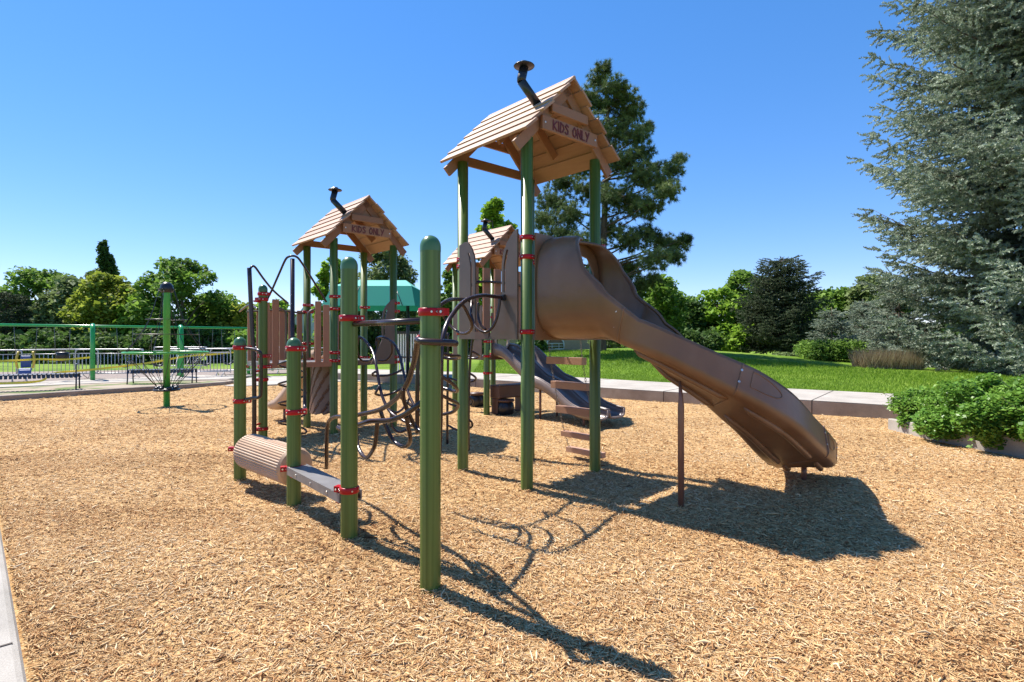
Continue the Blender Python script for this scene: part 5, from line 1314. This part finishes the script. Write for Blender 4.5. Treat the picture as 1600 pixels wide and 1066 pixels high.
def spruce(x, y, z0, h, rad, label, key='spruce', levels=None, per=9, seed=5, lowest=.5, profile=None, step=.24, sz=.34, name='spruce_tree', group=None, keep=None):
    g = np.random.default_rng(seed); t = thing(name, label, 'tree', (x, y, z0), 0, group)
    O = []; D = []; Sz = []; T = []; mb = MB(); levels = levels or int(h / .42)
    mb.tube([(0, 0, -.3), (0, 0, h * .5), (0, 0, h)], [h * .02 + .05, h * .012, .02], 10, 4)
    for li in range(levels):
        z = lowest + (h - lowest) * li / levels; q = z / h
        R_ = (profile(z) if profile else rad * (1 - q) ** .8)
        for b in range(per):
            a = 2 * math.pi * (b + g.uniform(-.4, .4)) / per + li * 1.7; L = R_ * g.uniform(.62, 1.10)
            if keep and not keep(a, z): continue
            zz = z + g.uniform(-.2, .2); bt = g.uniform(-.24, .24); rise = g.uniform(-.04, .30); droop = g.uniform(.10, .22) * L
            dr = np.array([math.cos(a), math.sin(a)]); side = np.array([-dr[1], dr[0]])
            ns = max(3, int(L / step)); pp = []
            for s in range(ns + 1):
                f = s / ns; c = np.array([dr[0] * L * f, dr[1] * L * f, zz + rise * L * f - droop * math.sin(f * math.pi * .75) + .10 * L * f ** 3]); pp.append(c)
                if f < .12: continue
                wl_ = min(1.15, (1 - f) * L * .45 + .2) * g.uniform(.65, 1.15)
                for sg in (-1, 1):
                    nsub = max(1, int(wl_ / (sz * .62)))
                    dd = np.array([dr[0] * .72 + side[0] * sg * .75, dr[1] * .72 + side[1] * sg * .75, g.uniform(-.25, .15)])
                    for m_ in range(nsub):
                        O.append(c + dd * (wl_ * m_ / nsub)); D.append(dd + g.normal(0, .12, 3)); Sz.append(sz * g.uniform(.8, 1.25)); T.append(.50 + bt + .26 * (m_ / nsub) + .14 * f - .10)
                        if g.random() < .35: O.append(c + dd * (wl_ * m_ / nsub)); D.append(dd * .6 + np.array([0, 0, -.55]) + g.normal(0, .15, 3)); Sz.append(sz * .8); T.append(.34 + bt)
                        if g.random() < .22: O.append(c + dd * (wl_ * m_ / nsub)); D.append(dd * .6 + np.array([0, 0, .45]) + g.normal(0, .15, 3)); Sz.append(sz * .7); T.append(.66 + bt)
            O.append(pp[-1]); D.append(np.array([dr[0], dr[1], .25])); Sz.append(sz); T.append(.6)
            mb.tube([Vector(p) for p in pp[::max(1, ns // 4)]], [.012 * L + .01, .006], 5, 2)
    O = np.array(O); D = np.array(D); Sz = np.array(Sz); T = np.array(T)
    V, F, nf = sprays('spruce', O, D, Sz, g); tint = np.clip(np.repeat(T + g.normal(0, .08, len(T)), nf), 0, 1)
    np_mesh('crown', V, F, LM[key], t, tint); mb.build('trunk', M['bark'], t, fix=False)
    return t

# big blue spruce filling the right edge
XS, YS = 20.45, 19.5
toward = lambda a, z: (math.sin(a) < .35 or math.cos(a) < -.2)
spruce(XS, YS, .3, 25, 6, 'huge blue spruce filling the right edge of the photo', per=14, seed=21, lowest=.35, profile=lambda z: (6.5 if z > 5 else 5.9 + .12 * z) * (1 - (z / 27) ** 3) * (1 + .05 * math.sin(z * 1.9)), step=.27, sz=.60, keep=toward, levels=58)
spruce(17.4, 25.0, .35, 4.0, 2.7, 'blue spruce of middling height just left of the huge spruce', seed=22, per=9, step=.28, sz=.42, group='small blue spruces at the right')
spruce(15.5, 27.0, .4, 2.7, 1.6, 'short blue spruce at the foot of the dark conifer', seed=23, per=9, step=.26, sz=.40, group='small blue spruces at the right')
spruce(18.9, 30.0, .4, 3.3, 1.5, 'pointed blue spruce behind the grassy shrubs', seed=24, per=9, step=.3, sz=.42, group='small blue spruces at the right')
# dark far conifers
spruce(P(1222, 0, 36).x, 36, .5, 6.35, 2.9, 'dark brownish conifer rising right of the curved slide', key='cypress', seed=25, per=11, step=.26, sz=.48, levels=20, profile=lambda z: 2.75 * (1 - (z / 6.7) ** 2.2) ** .75 + .12, name='conifer_tree')
spruce(P(10, 0, 40).x, 40, .1, 4.9, 2.5, 'dark conifer at the left edge of the photo behind the swings', key='cypress', seed=26, per=9, step=.4, sz=.6, name='conifer_tree', profile=lambda z: 2.3 * (1 - (z / 5.2) ** 2) + .1)

# large pine behind the tall tower
def pine():
    g = np.random.default_rng(31); d0 = 27.5; b = P(942, 575, d0); z0 = ground_at(b.x, b.y)
    t = thing('pine_tree', 'large open-branched pine behind the roof of the tallest tower', 'tree', (b.x, b.y, z0))
    base = Vector((b.x, b.y, z0)); mb = MB(); h = 15.2
    tops = [P(942, 575, d0), P(940, 500, d0), P(944, 350, d0), P(950, 220, d0), P(946, 120, d0), P(943, 98, d0)]
    mb.tube([p - base for p in tops], [.24, .2, .15, .10, .05, .02], 10, 4)
    pads = [(943, 105, 9), (935, 125, 14), (958, 135, 14), (920, 150, 14), (975, 150, 14), (945, 165, 20), (905, 175, 14), (985, 180, 15), (925, 200, 20), (965, 205, 22), (995, 215, 15), (895, 225, 16), (1010, 200, 10), (985, 170, 14), (1000, 240, 14), (940, 240, 24), (975, 255, 20), (905, 262, 20), (1005, 275, 18), (1030, 285, 16), (1050, 265, 13), (1062, 248, 9), (1040, 300, 14), (1022, 262, 10), (880, 285, 18), (865, 315, 18), (850, 345, 16), (890, 335, 18), (925, 300, 22), (960, 310, 22), (990, 320, 20), (1015, 325, 16), (875, 365, 18), (845, 385, 14), (905, 385, 20), (945, 360, 22), (985, 375, 20), (1012, 365, 14), (1035, 380, 16), (1058, 382, 13), (1070, 372, 8), (1048, 400, 14), (1020, 405, 16), (985, 420, 18), (950, 425, 20), (910, 430, 18), (868, 415, 16), (1000, 445, 14), (965, 460, 16), (930, 465, 16), (890, 460, 14), (855, 450, 12), (1022, 435, 10), (980, 485, 12), (945, 495, 13)]
    O, D, Sz, T = [], [], [], []
    for (px, py, r) in pads:
        dd = d0 + g.normal(0, 1.3) * (1 if py > 180 else .4); c = P(px, py, dd) - base; rr = r * d0 / FPX * 1.5
        zt = max(1.2, c.z - abs(c.x) * .25 - .4); a = Vector((0, 0, zt)); mb.tube([a, a.lerp(c, .55) + Vector((0, 0, -.12)), c], [.06, .035, .012], 5, 3)
        n = int(58 * (rr / .5) ** 2) + 20; bt = g.uniform(-.15, .15)
        for i in range(n):
            u = unit(g, 1)[0]; q = np.array(c) + u * rr * g.uniform(.15, 1.12) * np.array([1.1, 1.2, .66]); dv = u * .7 + np.array([0, 0, .5]) + .4 * np.array([c.x, c.y, 0]) / max(.5, math.hypot(c.x, c.y))
            O.append(q); D.append(dv); Sz.append(.20 * g.uniform(.8, 1.25)); T.append(.42 + bt + .18 * u[2])
        for i in range(int(n * .3)): mb.tube([c, Vector(O[-1 - i])], [.012, .005], 4, raw=True, caps=False)
    V, F, nf = sprays('pine', np.array(O), np.array(D), np.array(Sz), g)
    np_mesh('crown', V, F, LM['pine'], t, np.clip(np.repeat(np.array(T) + g.normal(0, .1, len(T)), nf), 0, 1)); mb.build('trunk', M['bark'], t, fix=False)
pine()

# broadleaf trees, left to right
broad(-25, 452, 120, 46, 'dark', 'dark broad tree at the far left edge behind the swings', 'round')
broad(66, 420, 130, 44, 'mid', 'mid green loose tree second from the left with a feathery top', 'round', leaf=.17)
broad(118, 434, 110, 42, 'grey', 'grey green tree between the feathery tree and the dark pointed tree', 'round')
broad(161, 376, 130, 46, 'dark', 'dark pointed tree rising highest on the left', 'cone', leaf=.2)
broad(168, 428, 118, 38, 'yellow', 'yellow green maple in front of the dark pointed tree', 'egg')
broad(222, 462, 90, 38, 'light', 'small light green tree left of the green mast', 'round')
broad(287, 405, 150, 38, 'mid', 'large spreading green tree behind the green mast', 'egg', leaf=.18)
broad(372, 474, 90, 40, 'yellow', 'low yellow green tree left of the picket landing', 'round')
broad(435, 470, 60, 38, 'light', 'low light green tree behind the picket landing', 'round')
broad(520, 400, 70, 34, 'light', 'light tree left of the teal canopy behind the left tower', 'egg')
broad(598, 386, 120, 36, 'grey', 'grey green tree with a fine crown behind the teal canopy', 'round', leaf=.13)
broad(700, 424, 70, 36, 'mid', 'green tree seen under the roof of the farthest tower', 'egg')
broad(775, 311, 92, 32, 'light', 'light green tree rising left of the pine behind the towers', 'egg', leaf=.15)
broad(1025, 432, 100, 34, 'mid', 'green tree under the right branches of the pine', 'round')
broad(1085, 470, 70, 40, 'dark', 'dark green tree behind the middle of the curved slide', 'round')
broad(1120, 450, 95, 40, 'light', 'bright green tree left of the dark conifer', 'round', leaf=.19)
broad(1168, 424, 90, 43, 'mid', 'tall green tree just behind the left side of the dark conifer', 'round', leaf=.19)
broad(1300, 452, 100, 42, 'mid', 'olive green tree right of the dark conifer', 'round')
broad(1372, 430, 110, 40, 'grey', 'grey olive tree behind the small blue spruces', 'round')
broad(1150, 505, 110, 38, 'light', 'low bright green tree left of the foot of the dark conifer', 'round')
broad(830, 500, 60, 44, 'dark', 'dark tree beside the stucco house', 'cone')
broad(955, 505, 75, 40, 'grey', 'blue grey tree right of the stucco house', 'round')
for px, top, w, d, k, lb in ((12, 462, 110, 54, 'mid', 'far green tree filling the gap right of the left edge conifer'), (140, 452, 120, 56, 'grey', 'far grey green tree behind the yellow green maple'),
    (212, 458, 110, 54, 'mid', 'far green tree in the gap left of the spreading tree'), (335, 462, 110, 54, 'mid', 'far green tree right of the spreading tree'), (405, 476, 100, 54, 'light', 'far light tree behind the leftmost short green post'),
    (660, 470, 120, 50, 'grey', 'far grey green tree right of the teal canopy'), (1045, 455, 110, 52, 'mid', 'far tree between the pine and the bright green tree'), (1265, 462, 110, 52, 'mid', 'far tree just right of the dark conifer top'), (1335, 450, 120, 52, 'light', 'far light tree above the small blue spruces')):
    broad(px, top, w, d, k, lb, 'round')
# understorey shrubs along the back
us = [(1440, 505, 120, 33, 'dark'), (1530, 500, 130, 32, 'dark'), (1620, 500, 130, 30, 'dark'), (20, 520, 110, 38, 'dark'), (95, 515, 110, 36, 'dark'), (170, 520, 110, 35, 'dark'), (250, 515, 110, 35, 'dark'), (325, 512, 100, 36, 'dark'), (395, 515, 90, 36, 'mid'), (460, 520, 90, 37, 'mid'), (535, 505, 110, 34, 'dark'), (640, 500, 120, 34, 'dark'), (725, 495, 90, 36, 'mid'), (1010, 508, 90, 37, 'dark'), (1085, 515, 100, 36, 'dark')]
lbs = ['behind the left boughs of the huge spruce', 'behind the middle of the huge spruce', 'at the right edge behind the huge spruce', 'behind the blue swing seat', 'behind the black bucket swing', 'behind the single green swing leg', 'behind the green mast', 'behind the right bay of the swing frame', 'behind the leftmost short green post', 'behind the picket landing', 'behind the left end of the teal canopy', 'behind the nearest green post', 'behind the farthest tower', 'under the pine at its right side', 'behind the middle of the curved slide']
for (px, top, w, d, k), lb in zip(us, lbs):
    broad(px, top, w, d, k, 'dense dark shrub ' + lb, 'round', name='tall_shrub', cat='shrub', group='dense shrubs along the back', crown0=.02)
for (px, top, w, d, k), lb in zip([(1295, 532, 110, 26, 'mid'), (1345, 534, 80, 27, 'dark'), (1235, 552, 60, 30, 'grey')], ['rounded olive shrub right of the dark conifer on the lawn edge', 'rounded shrub beside the dry ornamental grass', 'low grey shrub at the foot of the dark conifer']):
    broad(px, top, w, d, k, lb, 'round', name='shrub', cat='shrub', group='shrubs at the lawn edge', crown0=.02, leaf=.07, n=9000)
# far wood behind everything: one mass
g = np.random.default_rng(500); n = 42000; fx = g.uniform(-75, 75, n); fy = 62 + g.uniform(0, 6, n); hh_ = 3.3 + 1.3 * np.sin(fx * .21) + .8 * np.sin(fx * .63 + 1) + .5 * np.sin(fx * 1.7)
fz = g.uniform(0, 1, n) ** .7 * hh_; V, F = leaf_cards(g, np.stack([fx, fy, fz], -1), .55)
fw = np_mesh('far_wood', V, F, LM['dark'], tint=np.clip(g.normal(.5, .2, n), 0, 1)); tag(fw, 'dark green far wood closing the view behind all the park trees', kind='stuff')
# ornamental grass
g = np.random.default_rng(77); n = 2600; og = P(1386, 572, 21.5); gz = ground_at(og.x, og.y)
bx = g.uniform(-1.1, 1.1, n); by = g.uniform(-.5, .5, n); lean = g.normal(0, .3, (n, 2)); hh_ = g.uniform(.35, .85, n)
b0 = np.stack([bx, by, np.zeros(n)], -1); tp_ = b0 + np.stack([lean[:, 0] * hh_, lean[:, 1] * hh_, hh_], -1); sd_ = np.stack([np.full(n, .012), np.zeros(n), np.zeros(n)], -1)
og_ = np_mesh('ornamental_grass', np.stack([b0 - sd_, b0 + sd_, tp_], 1).reshape(-1, 3), np.arange(n * 3).reshape(-1, 3), LM['straw'], tint=g.uniform(0, 1, n)); og_.location = (og.x, og.y, gz)
tag(og_, 'clump of dry straw-coloured ornamental grass at the lawn edge left of the huge spruce', 'grass')

# trailing shrubs over the planting wall
def trailing(cx, cy, rx, ry, h, n, label, seed, tintoff=0):
    g = np.random.default_rng(seed); t = thing('trailing_shrub', label, 'shrub', (cx, cy, .13), 0, 'trailing shrubs behind the low wall')
    lobes = []
    for i in range(56):
        a = g.uniform(0, 2 * math.pi); r = g.uniform(0, 1) ** .5; x, y = rx * r * math.cos(a), ry * r * math.sin(a)
        hz = h * (1 - .45 * r * r) * g.uniform(.5, 1); lobes.append((x, y, max(.06, hz - .18 - (.25 * g.uniform(0, 1) if x < -.5 * rx else 0)), g.uniform(.14, .28), .8))
    C, k, u = lobe_points(g, lobes, n, .45); ok = C[:, 2] > -.12; C, k = C[ok], k[ok]
    V, F = leaf_cards(g, C, .036, 1.35, .7)
    np_mesh('foliage', V, F, LM['shrub'], t, np.clip(.60 + tintoff + g.uniform(-.15, .15, len(lobes))[k] + g.normal(0, .16, len(C)), 0, 1))
    mb = MB()
    for l in lobes: mb.tube([(l[0] * .2, l[1] * .2, -.1), (l[0] * .6, l[1] * .6, l[2] * .6), l[:3]], [.014, .010, .004], 5, 3)
    SC = []
    for i in range(40):
        l = lobes[i]; e = Vector(l[:3]) + Vector((g.uniform(-.38, .15), g.uniform(-.35, .35), g.uniform(-.22, .34))); mb.tube([l[:3], e], [.005, .002], 4, raw=True)
        for f_ in np.linspace(.3, 1.05, 16): SC.append(np.array(Vector(l[:3]).lerp(e, f_)) + g.normal(0, .025, 3))
    SC = np.array(SC); V, F = leaf_cards(g, SC, .034, 1.35, .7); np_mesh('shoots', V, F, LM['shrub'], t, np.clip(g.normal(.72, .12, len(SC)), 0, 1))
    mb.build('stems', M['bark'], t, fix=False); return t
trailing(7.24, 9.0, .8, .8, .90, 34000, 'bright leafy shrub spilling over the left end of the low pale wall', 41, .10)
trailing(7.1, 8.1, .95, .85, 1.05, 36000, 'leafy shrub second from the left end of the low pale wall', 44, .02)
trailing(7.35, 7.2, 1.0, .9, 1.12, 40000, 'dark leafy shrub over the low pale wall at the right edge of the photo', 42, -.04)
trailing(9.0, 8.0, 1.3, 1.2, 1.1, 36000, 'dark leafy shrub cut off by the right edge behind the low pale wall', 43, -.1)
# grass blades on the nearest lawn
g = np.random.default_rng(55); n = 90000
bx = g.uniform(-1.5, 16, n); s_ = g.uniform(0, 1, n) ** 1.4 * 9
yb = np.interp(bx, [p[0] for p in BACK], [p[1] for p in BACK]) + s_ / .79 + .03
zb = lawn_z(bx, yb) - .003
b0 = np.stack([bx, yb, zb], -1); hh_ = g.uniform(.035, .08, n) * (1 + s_ / 14); le = g.normal(0, .4, (n, 2)); wd = .006 * (1 + s_ / 6); an = g.uniform(0, np.pi, n)
tp_ = b0 + np.stack([le[:, 0] * hh_, le[:, 1] * hh_, hh_], -1); sd_ = np.stack([wd * np.cos(an), wd * np.sin(an), 0 * wd], -1)
gb = np_mesh('grass_blades', np.stack([b0 - sd_, b0 + sd_, tp_], 1).reshape(-1, 3), np.arange(n * 3).reshape(-1, 3), leaf_mat('grass blades', [(0.09, 0.17, 0.012), (0.19, 0.32, 0.025), (0.34, 0.45, 0.08)], trans=.35), tint=np.clip(g.normal(.5, .22, n), 0, 1))
tag(gb, 'short green lawn grass beyond the raised walkway', kind='stuff')
